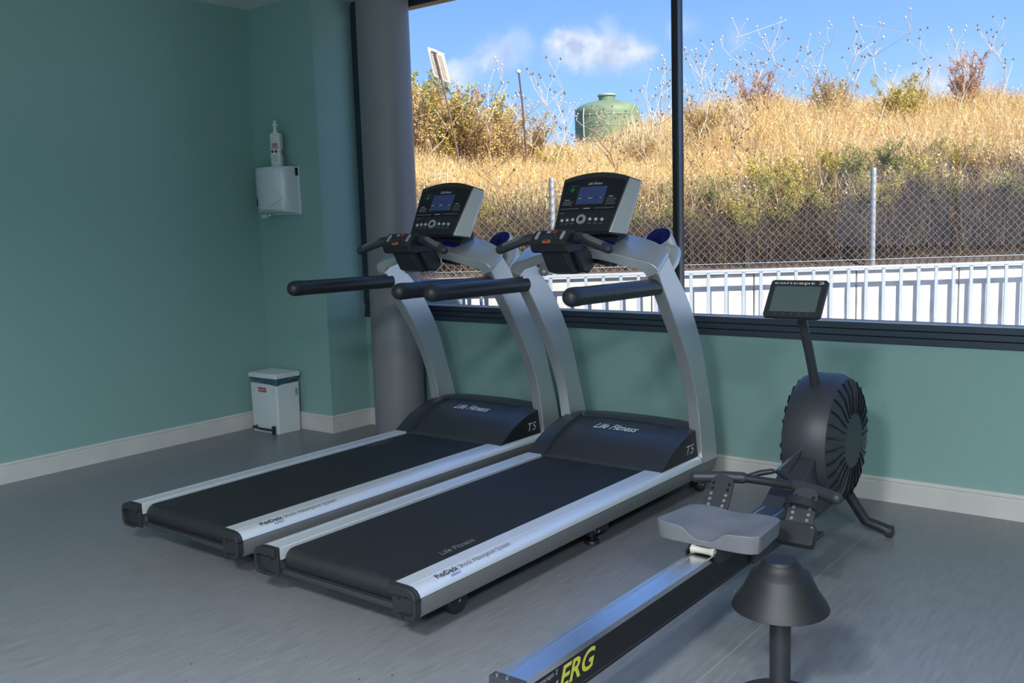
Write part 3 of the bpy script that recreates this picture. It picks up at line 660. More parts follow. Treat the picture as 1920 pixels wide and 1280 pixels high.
    for s in (-1, 1):
        for k in range(28):
            a = 2 * math.pi * k / 28; p = lambda r_, x_: (x_, 2.12 + r_ * math.cos(a), .42 + r_ * math.sin(a))
            MB().tube([p(.11, s*.1165), p(.20, s*.1075), p(.242, s*.090)], .0035, 5).build('vent_slat', M_face, fw, smooth=0)
    for s in (-1, 1):
        lg = MB().tube([(s*.05, 2.18, .22), (s*.13, 2.24, .06), (s*.22, 2.26, .028)], .022, 12).build('front_leg', M_blk, t)
        MB().lathe([(.025, -.012), (.025, .012)], 16, (s*.22, 2.26, .026), (1, 0, 0)).build('caster', M_blk2, lg)
    # monitor on its arm
    MB().tube([(0, 2.02, .62), (0, 1.93, .80), (0, 1.84, .95), (0, 1.80, 1.0)], .018, 14).build('monitor_arm', M_blk2, t, smooth=50)
    m0 = Vector((0, 1.738, .948)); mu = Vector((0, .10, .135)).normalized(); mn = Vector((0, -mu.z, mu.y))
    def mq(a, b, d=0.0):
        p = m0 + mu * b + mn * d; return (a, p.y, p.z)
    mo = MB().loft([[mq(a, b, 0) for a, b in rbox(-.108, .108, 0, .160, .012)], [mq(a, b, -.012) for a, b in rbox(-.110, .110, -.002, .162, .013)], [mq(a, b, -.045) for a, b in rbox(-.09, .09, .015, .145, .012)]]).build('monitor', M_blk, t, smooth=35)
    MB().prism(rbox(-.088, .088, .022, .132, .004), mq, .0002, .0012).build('screen', mat('grey_green_lcd', (.085, .115, .115), .25, noise=.03), mo, smooth=0)
    lettering('monitor_lettering', 'concept 2', .016, lambda a, b: mq(-.094 + a, .142 + b, .0006), M_white, mo, width=.19)
    for k in range(5): MB().lathe([(.008, 0), (.008, .002)], 12, mq(-.06 + .03 * k, .011, .0), mn).build('monitor_key', M_blk2, mo)
    return t
build_rower()

# flared pedestal beside the rower
pd = thing('pedestal', 'black flared plastic pedestal cover to the right of the rowing seat', 'pedestal', (1.277, -2.265, .03))
sh = MB().lathe([(.048,.372),(.054,.365),(.060,.352),(.078,.342),(.082,.332),(.100,.295),(.122,.262),(.128,.248),(.125,.246),(.095,.29),(.075,.335),(.045,.36)], 48).build('cover', mat('black_shell', (.009, .009, .011), .55, bump=.1, bscale=60, stretch=(1, 1, 8)), pd, smooth=45)
MB().lathe([(.004, 0), (.003, .002)], 10, (-.1185, -.022, .270), (-1, -.2, .35)).build('rivet', M_steel, sh)
MB().lathe([(.028, -.014), (.028, .36)], 20).build('post', M_blk, pd)
MB().lathe([(.13, -.03), (.13, -.022), (.12, -.016), (.03, -.012)], 40).build('base_plate', M_blk2, pd)
MB().lathe([(.048, .371), (.043, .379), (.001, .381)], 30).build('top_cap', MATS['black_shell'], pd)

# ================================================================== wall things
# paper towel dispenser
dp = thing('towel_dispenser', 'white curved paper towel dispenser on the green corner wall', 'dispenser', (-2.625, YB, 1.425))
W_ = .31
sec = []
for k in range(15):
    a = math.pi * k / 14
    sec.append((-W_ / 2 + W_ / 2 * math.cos(a), -.03 - .135 * math.sin(a) ** .62))
sec = [(0, 0)] + sec + [(-W_, 0)]
body = MB(); rings = []
for z, k in ((.012, .93), (.0, .88)): pass
for z, ky in ((0.0, .80), (.012, .92), (.03, .97), (.27, 1.0), (.292, .985), (.298, .95)):
    rings.append([(x, y * ky, z + (0.0 if z > .02 else .012 * (-y) / .16)) for x, y in sec])
body.loft(rings).build('cover', mat('white_gloss_plastic', (.62, .655, .70), .16, noise=.02, nscale=4, coat=.3), dp, smooth=40)
MB().box(-W_ - .004, .012, -.010, 0, -.006, .296).build('back_plate', M_wplastic, dp, smooth=0, bevel=.002)
MB().box(.000, .006, -.03, -.012, .24, .29).build('lock_slot', M_face, dp, smooth=0)
MB().box(-.247, -.244, -.1512, -.143, .055, .10).build('level_slot', M_face, dp, smooth=0)
# raised swoosh line across the cover
sw = []
for k in range(14):
    f = k / 13; a = math.radians(28 + 88 * f); x = -W_ / 2 + W_ / 2 * math.cos(a); y = -.03 - .135 * math.sin(a) ** .62
    sw.append((x, y - .0005, .105 - .095 * f ** .8))
MB().tube(sw, .0022, 6).build('cover_seam', M_wplastic, dp)
MB().lathe([(.008, 0), (.006, -.012), (.001, -.014)], 12, (-.19, -.10, 0)).build('clear_knob', mat('clear_plastic', (.75, .78, .80), .1, noise=.02), dp)
MB().loft([[(-.29 + .0, -.085, .0), (-.232, -.085, .0), (-.232, -.086, .0), (-.29, -.086, .0)], [(-.29, -.090, -.022), (-.232, -.090, -.022), (-.232, -.091, -.022), (-.29, -.091, -.022)]]).build('paper_sheet', M_wplastic, dp, smooth=0)
# spray bottle on top
bt = thing('spray_bottle', 'white flat spray bottle with a label standing on the towel dispenser', 'bottle', (-2.735, YB - .075, 1.7232), .35)
m_bot = mat('white_bottle', (.66, .66, .64), .35, noise=.02)
rings = []
for z, k in ((0, .93), (.006, 1), (.205, 1.0), (.213, .93)):
    rings.append([(x * k, y * k, z) for x, y in rbox(-.036, .036, -.024, .024, .010)])
bo = MB().loft(rings).build('bottle_body', m_bot, bt, smooth=35)
MB().lathe([(.017,.213),(.017,.228),(.012,.230),(.012,.255),(.0165,.258),(.0165,.270),(.0115,.274),(.009,.292),(.004,.294)], 20, (-.004, 0, 0)).build('spray_nozzle', m_bot, bt, smooth=40)
m_lab = mat('label_print_grey', (.30, .33, .34), .5, noise=.3, nscale=90); m_labr = mat('label_print_rose', (.42, .22, .18), .5, noise=.4, nscale=120)
MB().box(-.020, .022, -.0246, -.0240, .125, .150).build('label_picture', m_labr, bo, smooth=0)
MB().box(-.026, .030, -.0246, -.0240, .115, .124).build('label_band', m_lab, bo, smooth=0)
for x in (-.018, .008): MB().lathe([(.010, 0), (.010, .0006)], 16, (x, -.0240, .098), (0, -1, 0)).build('label_roundel', mat('label_dark', (.05, .06, .07), .5, noise=.2), bo)
for k, w in enumerate((.040, .034, .046, .03)): MB().box(-.024, -.024 + w, -.0246, -.0240, .040 + .011 * k, .0435 + .011 * k).build('label_text_line', m_lab, bo, smooth=0)
MB().box(-.0245, -.0235, .0, .0, 0, 0) if False else None
MB().box(.0362, .0366, -.010, .014, .075, .110).build('side_label', m_lab, bo, smooth=0)

# pedal bin
bn = thing('pedal_bin', 'white plastic pedal bin with a blue bag under its lid by the corner wall', 'bin', (-2.70, -.79, 0))
bx0 = -.275
rings = []
for z, k in ((.0, .965), (.02, .97), (.325, 1.0)):
    cx, cy = bx0 / 2, .095
    rings.append([(cx + (x - cx) * k, cy + (y - cy) * k, z) for x, y in rbox(bx0, 0, 0, .19, .012)])
rings[0] = [(x, y, .0 if (abs(x - cx) > .10 and abs(y - cy) > .06) else .012) for x, y, z in rings[0]]
binb = MB().loft(rings).build('bin_body', M_wplastic, bn, smooth=35)
m_bag = mat('blue_bin_bag', (.045, .105, .165), .22, noise=.25, nscale=30, bump=.6, bscale=40)
n_ = 64; ring0 = rbox(bx0 - .003, .003, -.003, .193, .014, 15)
bag = MB(); lo = []; hi = []
for x, y in ring0:
    fx = abs((x - cx) / (bx0 / 2)); fy = abs((y - cy) / .098); near = math.hypot(x - 0, y - 0)
    lo.append((x, y, .318 + .034 * min(1, near / .17)) if near < .3 else (x, y, .345)); hi.append((x, y, .372))
bag.loft([lo, hi], cap=False).build('bin_bag', m_bag, bn, smooth=60)
lid = MB().loft([[(x, y, .366) for x, y in rbox(bx0 - .008, .008, -.010, .198, .014)], [(x, y, .386) for x, y in rbox(bx0 - .008, .008, -.010, .198, .014)], [(x, y, .396) for x, y in rbox(bx0 + .002, -.002, .0, .190, .012)]]).build('lid', M_wplastic, bn, smooth=30)
for k in range(9): MB().box(bx0 + .03 + .026 * k, bx0 + .034 + .026 * k, .02, .17, .3958, .3972).build('lid_rib', M_wplastic, lid, smooth=0)
stk = MB().box(-.190, -.108, -.0012, 0, .270, .300).build('red_sticker', mat('red_sticker', (.42, .02, .03), .5, noise=.03), binb, smooth=0)
stk.location = (0, .0003, 0)
lettering('sticker_lettering', 'DENOX', .022, lambda a, b: (-.186 + a, -.0016, .277 + b), M_white, stk, width=.072)
MB().box(.0002, .0008, .150, .172, .235, .285).build('bin_sticker', mat('grey_sticker', (.28, .31, .33), .5, noise=.4, nscale=60), binb, smooth=0)
pdl = MB().tube([(-.215, -.006, .040), (-.225, -.03, .036), (-.13, -.040, .034), (-.03, -.034, .034), (-.012, -.03, .034)], .007, 10).build('pedal', M_blk, bn, smooth=50)
MB().box(-.040, -.028, -.026, -.004, .0, .055).build('pedal_bracket', M_blk, pdl, smooth=0)

# ================================================================== outside
DH = Vector((-0.6141, 0.7892, 0)); RT = Vector((0.7892, 0.6141, 0))     # the terrace wall runs along RT, the bank rises along DH
C0 = Vector((CAM.x, CAM.y, 0))
def W(s, t, z=0.0): p = C0 + DH * s + RT * t; return Vector((p.x, p.y, z))
WROT = math.atan2(RT.y, RT.x)
rng = np.random.default_rng(7)
def ground_np(s, t):
    def sst(x): x = np.clip(x, 0, 1); return x * x * (3 - 2 * x)
    crest = 1.90 + .66 * sst((t - 1.9) / 1.6) + .26 * sst((-t + .3) / 1.2) + .05 * np.sin(t * 2.1) + .04 * np.sin(t * 5.3 + 1)
    u = (s - 7.45) / 6.8
    h = .88 + (crest - .88) * np.clip(u, 0, 1) ** .85
    h = h + np.clip(s - 14.2, 0, 14) * .085 + np.clip(s - 28, 0, 200) * .004
    return h + .05 * np.sin(s * 2.7 + t * 1.3) * np.clip(u, 0, 1) + .03 * np.sin(s * 6.1 - t * 4.7) * np.clip(u, 0, 1)
def ground(s, t): return float(ground_np(np.array([s]), np.array([t]))[0])
# bank terrain
ss = np.concatenate([np.linspace(7.45, 15, 60), np.linspace(15.3, 32, 30), np.linspace(34, 90, 12)]); tt = np.linspace(-22, 40, 120)
vs_ = []; fs_ = []
for s in ss:
    for t in tt: vs_.append(W(s, t, ground(s, t)))
nT = len(tt)
for i in range(len(ss) - 1):
    for j in range(nT - 1): fs_.append((i * nT + j, i * nT + j + 1, (i + 1) * nT + j + 1, (i + 1) * nT + j))
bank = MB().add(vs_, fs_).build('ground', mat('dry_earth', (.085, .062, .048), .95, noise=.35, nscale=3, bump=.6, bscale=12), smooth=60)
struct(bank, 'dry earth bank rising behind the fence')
struct(MB().box(-30, 30, YW + .30, 7, -.4, -.05).build('trim_2', M_conc, smooth=0), 'pale paving outside the window') if False else None
pv = MB(); a, b, c, d = W(2.0, -6), W(2.0, 12), W(7.36, 12), W(7.36, -6)
pv.add([(XB - 1, YW + .31, .0), (14, YW + .31, .0), tuple(W(7.36, 14)), tuple(W(7.36, -1.2))], [(0, 1, 2, 3)])
struct(pv.build('paving', M_conc, smooth=0), 'pale paving between window and terrace wall')
# concrete wall panels
cw = thing('wall_terrace', 'low concrete wall behind the pale railing', 'wall'); struct(cw); del cw['category']
cw.location = W(7.36, 0); cw.rotation_euler = (0, 0, WROT)
for k in range(8):
    t0 = -1.3 + .80 * k + .004
    MB().box(t0, t0 + .792, 0, .10, -.02, .872 + .002 * (k % 3)).build('concrete_panel', M_conc, cw, smooth=0, bevel=.006)
MB().box(-1.3, 5.1, -.03, .14, .876, .905).build('coping', mat('pale_coping', (.58, .58, .60), .7, noise=.08, nscale=8), cw, smooth=0, bevel=.006)
# railing
rg = thing('railing', 'pale galvanised railing of upright flat bars in front of the concrete wall', 'railing', W(7.22, 0), WROT)
for k in range(46):
    t_ = .31 - .134 * 11 + .134 * k
    if t_ < -1.2: continue
    MB().box(t_ - .012, t_ + .012, -.006, .006, .03, .90).build('bar', M_galv, rg, smooth=0)
MB().box(-1.25, 5.0, -.012, .012, .895, .915).build('top_rail', M_galv, rg, smooth=0, bevel=.003)
MB().box(-1.25, 5.0, -.010, .010, .02, .045).build('bottom_rail', M_galv, rg, smooth=0, bevel=.003)
# chain link fence
cf = thing('chain_link_fence', 'wire chain-link fence standing on the concrete wall', 'fence', W(7.41, 0, .90), WROT)
wires = MB(); FH = .74; p = .062
def wire(a, b, off):
    d = Vector(b) - Vector(a); nrm = Vector((-d.z, 0, d.x)).normalized() * .0014
    A_, B_ = Vector(a), Vector(b); e = Vector((0, .0014, 0)); o_ = Vector((0, off, 0))
    r0 = [A_ + nrm + o_, A_ + e + o_, A_ - nrm + o_, A_ - e + o_]; r1 = [B_ + nrm + o_, B_ + e + o_, B_ - nrm + o_, B_ - e + o_]
    wires.loft([r0, r1], False)
for k in range(int((6.2 + FH) / p) + 1):
    x = -1.2 - FH + k * p
    a0 = max(x, -1.2); a1 = min(x + FH, 5.0)
    if a1 > a0:
        wire((a0, 0, a0 - x), (a1, 0, a1 - x), .0015); wire((a0, 0, FH - (a0 - x)), (a1, 0, FH - (a1 - x)), -.0015)
wo = wires.build('mesh_wires', mat('grey_wire', (.26, .25, .25), .5, .2, noise=.05), cf, smooth=0); wo['kind'] = 'stuff'
for z in (.055,): MB().tube([(-1.2, -.004, z), (5.0, -.004, z)], .0018, 5).build('line_wire', M_galv, cf)
for t_ in (.345, 2.85, 4.95):
    MB().lathe([(.022, -.02), (.022, .75), (.017, .762), (.001, .765)], 16, (t_, .03, 0)).build('post', mat('grey_post', (.30, .32, .36), .5, .2, noise=.05), cf, smooth=40)

# ---------------- vegetation
M_grass = attr_material('dry_grass'); M_leaf = attr_material('leaves', transl=.3); M_twig = mat('dry_twig', (.20, .13, .08), .9, noise=.2, nscale=20)
M_pale = mat('bleached_stalk', (.62, .52, .42), .8, noise=.15, nscale=20)
def mesh_np(name, V, F, tint=None, material=None):
    """V (n,3), F (m,k) with constant k"""
    me = bpy.data.meshes.new(name); n, (mF, k) = len(V), F.shape
    me.vertices.add(n); me.vertices.foreach_set('co', V.astype(np.float32).ravel())
    me.loops.add(mF * k); me.loops.foreach_set('vertex_index', F.astype(np.int32).ravel())
    me.polygons.add(mF); me.polygons.foreach_set('loop_start', np.arange(0, mF * k, k, dtype=np.int32))
    me.update(calc_edges=True)
    if tint is not None:
        at = me.attributes.new('tint', 'FLOAT_COLOR', 'POINT'); at.data.foreach_set('color', np.c_[tint, np.ones(n)].astype(np.float32).ravel())
    me.validate()
    if material: me.materials.append(material)
    return me
PAL = np.array([(.90,.66,.30),(.86,.60,.25),(.74,.46,.20),(.95,.78,.46),(.66,.48,.16),(.50,.30,.15),(.97,.86,.60),(.92,.70,.34)])
def blades(n, srange, trange, hmin, hmax, wid, lean=.45, pal=PAL, base=None):
    s = rng.uniform(0, 1, n) ** .9 * (srange[1] - srange[0]) + srange[0]
    t = rng.uniform(0, 1, n) * (trange[1] - trange[0]) + trange[0]
    # keep to what the opening can show, plus margin
    keep = (t > -.26 * s - .9) & (t < .62 * s + .8); s, t = s[keep], t[keep]; n = len(s)
    z = ground_np(s, t) - .02
    clump = .5 + .5 * np.sin(s * 3.1 + 1.7 * np.sin(t * 2.3)) * np.sin(t * 3.7 + s * .8)
    h = rng.uniform(hmin, hmax, n) * (.65 + .5 * clump)
    az = rng.uniform(0, 2 * math.pi, n); ln = rng.uniform(.05, lean, n) * h
    wz = rng.uniform(0, 2 * math.pi, n); w = wid * rng.uniform(.6, 1.4, n)
    P = np.stack([C0.x + DH.x * s + RT.x * t, C0.y + DH.y * s + RT.y * t, z], 1)
    lx, ly = np.cos(az) * ln, np.sin(az) * ln; wx, wy = np.cos(wz) * w, np.sin(wz) * w
    o = np.zeros((n, 5, 3))
    o[:, 0] = P + np.stack([-wx, -wy, 0 * w], 1); o[:, 1] = P + np.stack([wx, wy, 0 * w], 1)
    mid = P + np.stack([lx * .35, ly * .35, h * .58], 1)
    o[:, 2] = mid + np.stack([wx * .8, wy * .8, 0 * w], 1); o[:, 3] = mid - np.stack([wx * .8, wy * .8, 0 * w], 1)
    o[:, 4] = P + np.stack([lx, ly, h], 1)
    i = np.arange(n)[:, None] * 5
    F = np.concatenate([i + np.array([0, 1, 2]), i + np.array([0, 2, 3]), i + np.array([3, 2, 4])])
    ci = rng.integers(0, len(pal), n); col = pal[ci] * rng.uniform(.75, 1.2, (n, 1))
    return o.reshape(-1, 3), F, np.repeat(np.clip(col, 0, 1), 5, 0), (s, t, z, h, lx, ly)
def flecks(P, size, pal):
    n = len(P); A = rng.normal(size=(n, 3)); A /= np.linalg.norm(A, axis=1, keepdims=True); B = rng.normal(size=(n, 3)); B -= A * (A * B).sum(1, keepdims=True); B /= np.linalg.norm(B, axis=1, keepdims=True)
    sz = size * rng.uniform(.6, 1.5, (n, 1)); o = np.stack([P - A * sz, P + B * sz * .45, P + A * sz, P - B * sz * .45], 1).reshape(-1, 3)
    i = np.arange(n)[:, None] * 4; F = np.concatenate([i + np.array([0, 1, 2]), i + np.array([0, 2, 3])])
    col = pal[rng.integers(0, len(pal), n)] * rng.uniform(.75, 1.25, (n, 1))
    return o, F, np.repeat(np.clip(col, 0, 1), 4, 0)
def grass_stuff(name, label, parts):
    V = []; F = []; Cc = []; k = 0
    for v, f, c in parts: V.append(v); F.append(f + k); Cc.append(c); k += len(v)
    me = mesh_np(name, np.concatenate(V), np.concatenate(F), np.concatenate(Cc), M_grass)
    o = bpy.data.objects.new(name, me); COL.objects.link(o); o['kind'] = 'stuff'; o['label'] = label; o['category'] = 'grass'; return o
v, f, c, inf = blades(185000, (8.5, 16.5), (-5, 11), .25, .62, .0032, .7)
s_, t_, z_, h_, lx_, ly_ = inf
idx = rng.choice(len(s_), 170000); fr = rng.uniform(.35, 1.0, len(idx))
P = np.stack([C0.x + DH.x * s_[idx] + RT.x * t_[idx] + lx_[idx] * fr ** 1.6, C0.y + DH.y * s_[idx] + RT.y * t_[idx] + ly_[idx] * fr ** 1.6, z_[idx] + h_[idx] * fr], 1) + rng.normal(0, .012, (len(idx), 3))
fv, ff, fc_ = flecks(P, .013, PAL)
grass_stuff('dry_grass', 'golden dry grass covering the bank', [(v, f, c), (fv, ff, fc_)])
PAL_SHADED = np.array([(.30,.20,.15),(.20,.13,.11),(.24,.16,.15),(.14,.10,.09),(.34,.27,.14),(.15,.14,.07),(.18,.13,.13)]) * .62  # brown brush palette, darkened to stand in for shade low on the bank
v, f, c, inf = blades(70000, (7.56, 9.9), (-4, 7), .18, .50, .0028, .9, PAL_SHADED)
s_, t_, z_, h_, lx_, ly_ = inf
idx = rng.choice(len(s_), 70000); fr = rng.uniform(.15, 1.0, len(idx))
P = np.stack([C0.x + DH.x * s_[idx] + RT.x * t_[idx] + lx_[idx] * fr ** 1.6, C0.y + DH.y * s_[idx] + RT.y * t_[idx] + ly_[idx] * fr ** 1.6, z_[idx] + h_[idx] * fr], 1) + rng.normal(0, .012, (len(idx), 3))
fv, ff, fc_ = flecks(P, .011, PAL_SHADED)
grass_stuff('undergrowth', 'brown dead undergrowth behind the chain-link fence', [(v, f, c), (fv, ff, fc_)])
v, f, c, inf = blades(30000, (16.5, 27), (-8, 18), .3, .6, .006)
grass_stuff('far_grass', 'dry grass on the flat top of the bank', [(v, f, c)])

# shrubs: stems with small leaves
def shrub_meshes(seed, h, spread, nstem, nleaf, pal, lsize):
    r = np.random.default_rng(seed); stem = MB(); pts = []
    for k in range(nstem):
        az = r.uniform(0, 2 * math.pi); ln = r.uniform(.1, 1) * spread; hh = h * r.uniform(.6, 1.05)
        path = []
        for i in range(6):
            f_ = i / 5; path.append(Vector((math.cos(az) * ln * f_ ** 1.2 + r.normal(0, .012), math.sin(az) * ln * f_ ** 1.2 + r.normal(0, .012), hh * f_)))
        stem.tube(path, [.007, .006, .005, .004, .003, .0015], 5, cap=False); pts.append(path)
        for b in range(5):
            f_ = r.uniform(.3, .95); i = min(4, int(f_ * 5)); p0 = path[i].lerp(path[i + 1], f_ * 5 - i); a2 = r.uniform(0, 2 * math.pi); l2 = h * r.uniform(.10, .26)
            p1 = p0 + Vector((math.cos(a2) * l2 * .55, math.sin(a2) * l2 * .55, l2 * .8)); stem.tube([p0, p0.lerp(p1, .5) + Vector((0, 0, -.01)), p1], [.003, .002, .001], 4, cap=False); pts.append([p0, p1])
    L_ = []
    for k in range(nleaf):
        pa = pts[r.integers(0, len(pts))]; f_ = r.uniform(.25, 1) * (len(pa) - 1); i = min(len(pa) - 2, int(f_)); q_ = pa[i].lerp(pa[i + 1], f_ - i); L_.append(q_)
    P_ = np.array([tuple(x) for x in L_]) + r.normal(0, .016, (nleaf, 3))
    fv, ff, fcol = flecks(P_, lsize, pal)
    sm = bpy.data.meshes.new('stems'); sm.from_pydata(stem.v, [], stem.f); sm.update(); sm.materials.append(M_twig)
    lm = mesh_np('foliage', fv, ff, fcol, M_leaf)
    return sm, lm
G1 = np.array([(.30,.33,.09),(.40,.40,.11),(.22,.26,.08),(.55,.48,.15)]); G2 = np.array([(.72,.60,.12),(.55,.50,.11),(.80,.66,.20),(.40,.40,.10),(.62,.45,.18)]); G3 = np.array([(.74,.52,.25),(.62,.42,.20),(.50,.44,.17),(.84,.64,.32)]); G4 = np.array([(.60,.34,.22),(.50,.29,.19),(.70,.44,.27)])
KINDS = [shrub_meshes(11, 1.0, .46, 24, 7000, G1, .015), shrub_meshes(12, 1.0, .5, 24, 7000, G2, .014), shrub_meshes(13, 1.0, .48, 26, 7000, G3, .013), shrub_meshes(14, 1.0, .44, 22, 5500, G4, .013)]
def shrub(s, t, h, kind, label, rz=0.0, wide=1.0):
    o = thing('shrub', label, 'shrub', W(s, t, ground(s, t) - .03), rz, 'shrubs on the bank'); o.scale = (h * wide, h * wide, h)
    for nm, me in zip(('stems', 'foliage'), KINDS[kind]): link(nm, me, o, 0)
    return o
def tpx(px, s): return (px - 960) / 1771.12 * s
SHR = [
 (795,12.6,1.05,2,'tan bush in front of the skyline next to the column'),
 (845,12.8,1.0,1,'golden green bush at the foot of the leaning sign'),
 (930,12.9,.95,2,'straw bush below the gap left of the capped pole'),
 (785,13.2,1.1,1,'yellow green bush beside the column on the skyline'),
 (815,13.8,1.15,0,'tall olive bush behind the leaning white sign'),
 (872,13.0,1.0,3,'reddish dry bush to the right of the sign pole'),
 (905,13.5,1.05,1,'pale green bush between the sign and the capped pole'),
 (955,14.0,.95,2,'tan bush left of the capped pole'),
 (1000,13.6,.85,2,'tan bush right of the capped pole'),
 (1045,13.0,.62,1,'golden bush just left of the green tank'),
 (1210,13.6,.80,2,'straw coloured bush just right of the green tank'),
 (1330,13.4,.85,2,'tan bush on the mound right of the mullion'),
 (1420,13.8,.90,3,'reddish bush at the top right of the mound'),
 (830,8.9,.60,0,'dark olive bush low on the bank by the column'),
 (905,8.5,.62,1,'yellow flowering bush behind the far console'),
 (985,9.2,.65,0,'olive bush left of the grey fence post'),
 (1010,8.3,.50,1,'yellow green bush at the foot of the fence post'),
 (1290,8.4,.55,1,'yellow flowering bush beside the black mullion'),
 (1335,8.9,.85,0,'large green bush behind the fence right of the mullion'),
 (1385,8.5,.70,1,'yellow topped bush in the middle of the right pane'),
 (1430,8.9,.80,0,'green bush at the right of the fence'),
 (1225,9.3,.75,2,'tan bush behind the near console'),
 (1500,8.8,.85,1,'yellow green bush beyond the rowing monitor'),
 (1600,9.0,.90,0,'green bush right of the rowing monitor'),
 (1720,8.7,.85,1,'yellow bush far right behind the fence'),
 (1840,9.2,.95,2,'tan bush farthest right behind the fence'),
 (1560,13.6,.95,2,'tan bush on the skyline right of the monitor'),
 (1700,13.4,.9,1,'golden bush on the skyline at the right'),
 (1810,13.9,1.0,3,'reddish bush farthest right on the skyline'),
]
EXT = [(800,8.2,.45,0),(850,8.4,.55,1),(880,9.3,.6,0),(935,9.0,.55,1),(960,8.2,.45,0),(1060,8.6,.5,0),(1100,8.2,.4,1),(1190,8.5,.5,0),(1245,8.3,.5,0),(1270,9.2,.65,0),(1310,8.2,.45,0),(1360,9.4,.7,1),(1405,8.2,.5,0),(1450,9.3,.75,1),(1470,8.3,.5,0),(1540,8.4,.55,0),(1570,9.4,.7,1),(1650,8.4,.6,1),(1680,9.2,.75,0),(1770,8.3,.55,0),(1790,9.4,.75,1),(1890,8.4,.6,0)]
for i, (px, s, h, kd) in enumerate(EXT):
    shrub(s, tpx(px, s), h * .8, kd, ('olive green' if kd == 0 else 'yellow green') + ' low bush among the brown brush just behind the fence', i * 2.3, 1.1)['group'] = 'low bushes behind the fence'
for i, (px, s, h, kd, lb) in enumerate(SHR): shrub(s, tpx(px, s), h * (.66 if s < 10 else 1.22 if px < 1010 else 1.0), kd, lb, i * 1.3, .9 + .25 * ((i * 37) % 5) / 4)

# tall thin dry stalks with seed heads against the sky
def stalk_meshes(seed, heads_m):
    r = np.random.default_rng(seed); st = MB(); hd = MB()
    main = [Vector((r.normal(0, .02) * i, r.normal(0, .02) * i, i / 7)) for i in range(8)]
    st.tube(main, [.0055, .005, .0045, .004, .0035, .003, .0025, .002], 5, cap=False); ends = [main[-1]]
    for b in range(9):
        i = r.integers(2, 7); p0 = main[i]; a = r.uniform(0, 6.28); l = r.uniform(.14, .34); p1 = p0 + Vector((math.cos(a) * l * .6, math.sin(a) * l * .6, l)); pm = p0.lerp(p1, .5) + Vector((r.normal(0, .02), r.normal(0, .02), 0))
        st.tube([p0, pm, p1], [.003, .0022, .0016], 4, cap=False); ends.append(p1)
        if r.random() < .6:
            a = r.uniform(0, 6.28); p2 = pm + Vector((math.cos(a) * .07, math.sin(a) * .07, .12)); st.tube([pm, p2], [.0018, .0012], 4, cap=False); ends.append(p2)
    for e_ in ends: hd.lathe([(.001, -.012), (.009, -.006), (.010, .002), (.006, .010), (.001, .012)], 7, e_)
    out = []
    for nm, mb, m_ in (('stem', st, M_pale), ('seed_heads', hd, heads_m)):
        me = bpy.data.meshes.new(nm); me.from_pydata(mb.v, [], mb.f); me.update(); me.materials.append(m_); out.append(me)
    return out
m_h1 = mat('dark_seed_head', (.20, .13, .09), .9, noise=.2); m_h2 = mat('pale_seed_head', (.60, .52, .42), .9, noise=.2)
STK = [stalk_meshes(21, m_h2), stalk_meshes(22, m_h1), stalk_meshes(23, m_h2), stalk_meshes(24, m_h1)]
ST = [(838,.75),(895,.85),(938,1.15),(950,.95),(998,.95),(1012,.80),(1035,.9),(1052,1.15),(1068,.9),(1095,.75),(1130,.65),(1160,.72),(1190,.75),(1215,.95),(1232,1.25),(1240,1.05),(1258,1.0),(1300,.95),(1318,1.2),(1335,1.05),(1362,.85),(1385,.9),(1398,1.0),(1412,.85),(1432,1.15),(1480,1.0),(1530,1.1),(1590,.95),(1650,1.15),(1730,1.0),(1790,1.1),(1870,1.0)]
for i, (px, h) in enumerate(ST):
    s = 12.2 + 1.6 * ((i * 53) % 7) / 6; t = tpx(px, s)
    o = thing('dry_stalk', 'thin dry thistle stalk with round seed heads standing against the sky', 'stalk', W(s, t, ground(s, t) + .02), i * 2.1, 'dry stalks along the skyline'); o.scale = (1.25, 1.25, h * 1.3)
    for nm, me in zip(('stem', 'seed_heads'), STK[i % 4]): link(nm, me, o, 0)
# dark stalks standing before the bank
for i, (px, s, h, lb) in enumerate([(925, 9.6, .85, 'bare dark stalk before the golden grass above the far console'), (1392, 9.5, 1.1, 'bare dark stalk in the upper right pane'), (1306, 10.5, .9, 'bare dark stalk just right of the mullion'), (1160, 10.2, .9, 'dark seed stalk in front of the green tank')]):
    t = tpx(px, s); o = thing('dry_stalk', lb, 'stalk', W(s, t, ground(s, t)), i, 'bare dark stalks on the bank'); o.scale = (1.2, 1.2, h)
    sm = STK[(i * 2 + 1) % 4][0].copy(); sm.materials.clear(); sm.materials.append(M_twig); link('stem', sm, o, 0); link('seed_heads', STK[1][1], o, 0)

# green water tank
tk_s = 28.0; tk = thing('water_tank', 'dull green cylindrical water tank on top of the hill', 'tank', W(tk_s, 2.957, 3.35))
m_tank = mat('faded_green_plastic', (.17, .24, .14), .6, noise=.15, nscale=3)
MB().lathe([(.001, 0), (.93, 0), (.935, .05), (.935, 1.02), (.925, 1.10), (.88, 1.19), (.80, 1.26), (.62, 1.33), (.40, 1.38), (.26, 1.40), (.001, 1.40)], 64).build('tank_body', m_tank, tk, smooth=30)
nk = MB().lathe([(.235, 1.38), (.235, 1.54), (.001, 1.54)], 40).build('tank_neck', m_tank, tk, smooth=30)
MB().lathe([(.265, 1.53), (.27, 1.55), (.25, 1.585), (.15, 1.60), (.001, 1.605)], 40).build('tank_lid', mat('pale_green_lid', (.30, .36, .26), .55, noise=.08), nk, smooth=40)
for z in (.30, .62, .94): MB().lathe([(.936, z - .02), (.942, z - .01), (.942, z + .01), (.936, z + .02)], 64).build('tank_rib', m_tank, tk, smooth=40)
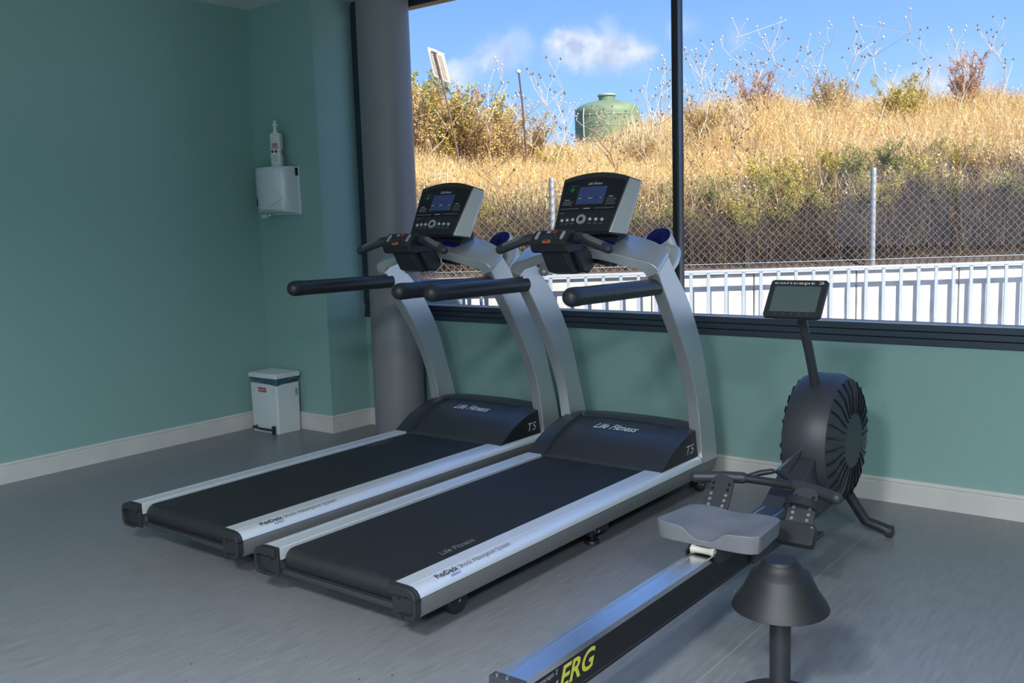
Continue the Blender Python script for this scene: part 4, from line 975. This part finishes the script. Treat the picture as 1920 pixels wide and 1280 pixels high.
MB().tube([(-.20, -.93, .1), (-.20, -.95, .95), (-.21, -.90, 1.14)], .016, 8).build('tank_pipe', mat('pale_pipe', (.62, .58, .48), .6, noise=.05), tk)

# leaning white sign seen from behind
sg = thing('sign_board', 'white board on a leaning thin pole seen from behind', 'sign', W(12, -.595, 2.0))
def sp_(t, z, d=0.0): v = RT * (t + .595) + DH * d; return (v.x, v.y, z - 2.0)
pole = MB().tube([sp_(-.565, 1.95), sp_(-.625, 2.32), sp_(-.70, 2.75), sp_(-.80, 3.25), sp_(-.843, 3.44)], [.013, .013, .012, .012, .012], 10).build('pole', mat('rusty_pole', (.16, .09, .08), .7, noise=.3, nscale=20), sg)
bd = MB(); fr = [(-.9345, 3.485), (-.734, 3.402), (-.662, 3.054), (-.866, 3.155)]
bd.loft([[sp_(a, b, .016) for a, b in fr], [sp_(a + .004, b - .004, .05) for a, b in fr]])
bo_ = bd.build('board', mat('weathered_white_board', (.66, .58, .46), .7, noise=.1, nscale=10), sg, smooth=0, bevel=.004)
def bil(u, v):
    a = Vector(fr[0]).lerp(Vector(fr[1]), u); b = Vector(fr[3]).lerp(Vector(fr[2]), u); return a.lerp(b, v)
m_mk = mat('worn_marks', (.34, .26, .20), .8, noise=.2, nscale=30)
random.seed(9)
for k in range(11):
    for u0 in (.12, .62):
        pts = [sp_(*bil(u0 + .22 * i / 3 + random.uniform(-.02, .02), .10 + .078 * k + (.02 if i % 2 else -.01)), .0135) for i in range(4)]
        MB().tube(pts, .0035, 5).build('worn_mark', m_mk, bo_, smooth=0)
MB().tube([sp_(-.865, 3.462, .012), sp_(-.825, 3.445, .012)], .020, 10, round_ends=True).build('pole_clamp', mat('pale_clamp', (.72, .70, .66), .6, noise=.1), sg, smooth=50)
MB().tube([sp_(-.925, 3.492, .03), sp_(-.74, 3.412, .03)], .014, 8, round_ends=True).build('top_edge', mat('white_edge', (.75, .72, .66), .6, noise=.05), sg, smooth=50)
# thin dark pole with a pale cap
cp = thing('capped_pole', 'thin dark pole with a pale round cap among the bushes', 'pole', W(12, .23, 2.0))
def cq(t, z): v = RT * (t - .23); return (v.x, v.y, z - 2.0)
MB().tube([cq(.25, 2.1), cq(.22, 2.75), cq(.185, 3.16)], .011, 10).build('pole', mat('dark_rust', (.09, .06, .055), .7, noise=.2), cp)
MB().lathe([(.016, -.02), (.026, -.01), (.028, .01), (.022, .025), (.001, .03)], 16, cq(.182, 3.17)).build('cap', mat('pale_cap', (.70, .62, .56), .6, noise=.1), cp, smooth=50)
# pale rock in the grass
rk = MB(); r_ = random.Random(3); rings = []
for i in range(7):
    a = math.pi * i / 6; rings.append([(math.sin(a) * .22 * math.cos(2 * math.pi * j / 10) * r_.uniform(.8, 1.1), math.sin(a) * .13 * math.sin(2 * math.pi * j / 10) * r_.uniform(.8, 1.1), -math.cos(a) * .12 * r_.uniform(.9, 1.1)) for j in range(10)])
o = rk.loft(rings).build('rock', mat('pale_rock', (.66, .60, .52), .9, noise=.15, nscale=10, bump=.5, bscale=20), smooth=30)
o.location = W(11.0, tpx(838, 11.0), 1.80); o.rotation_euler = (0, .2, WROT); tag(o, 'pale rock showing through the grass beside the column', 'rock')
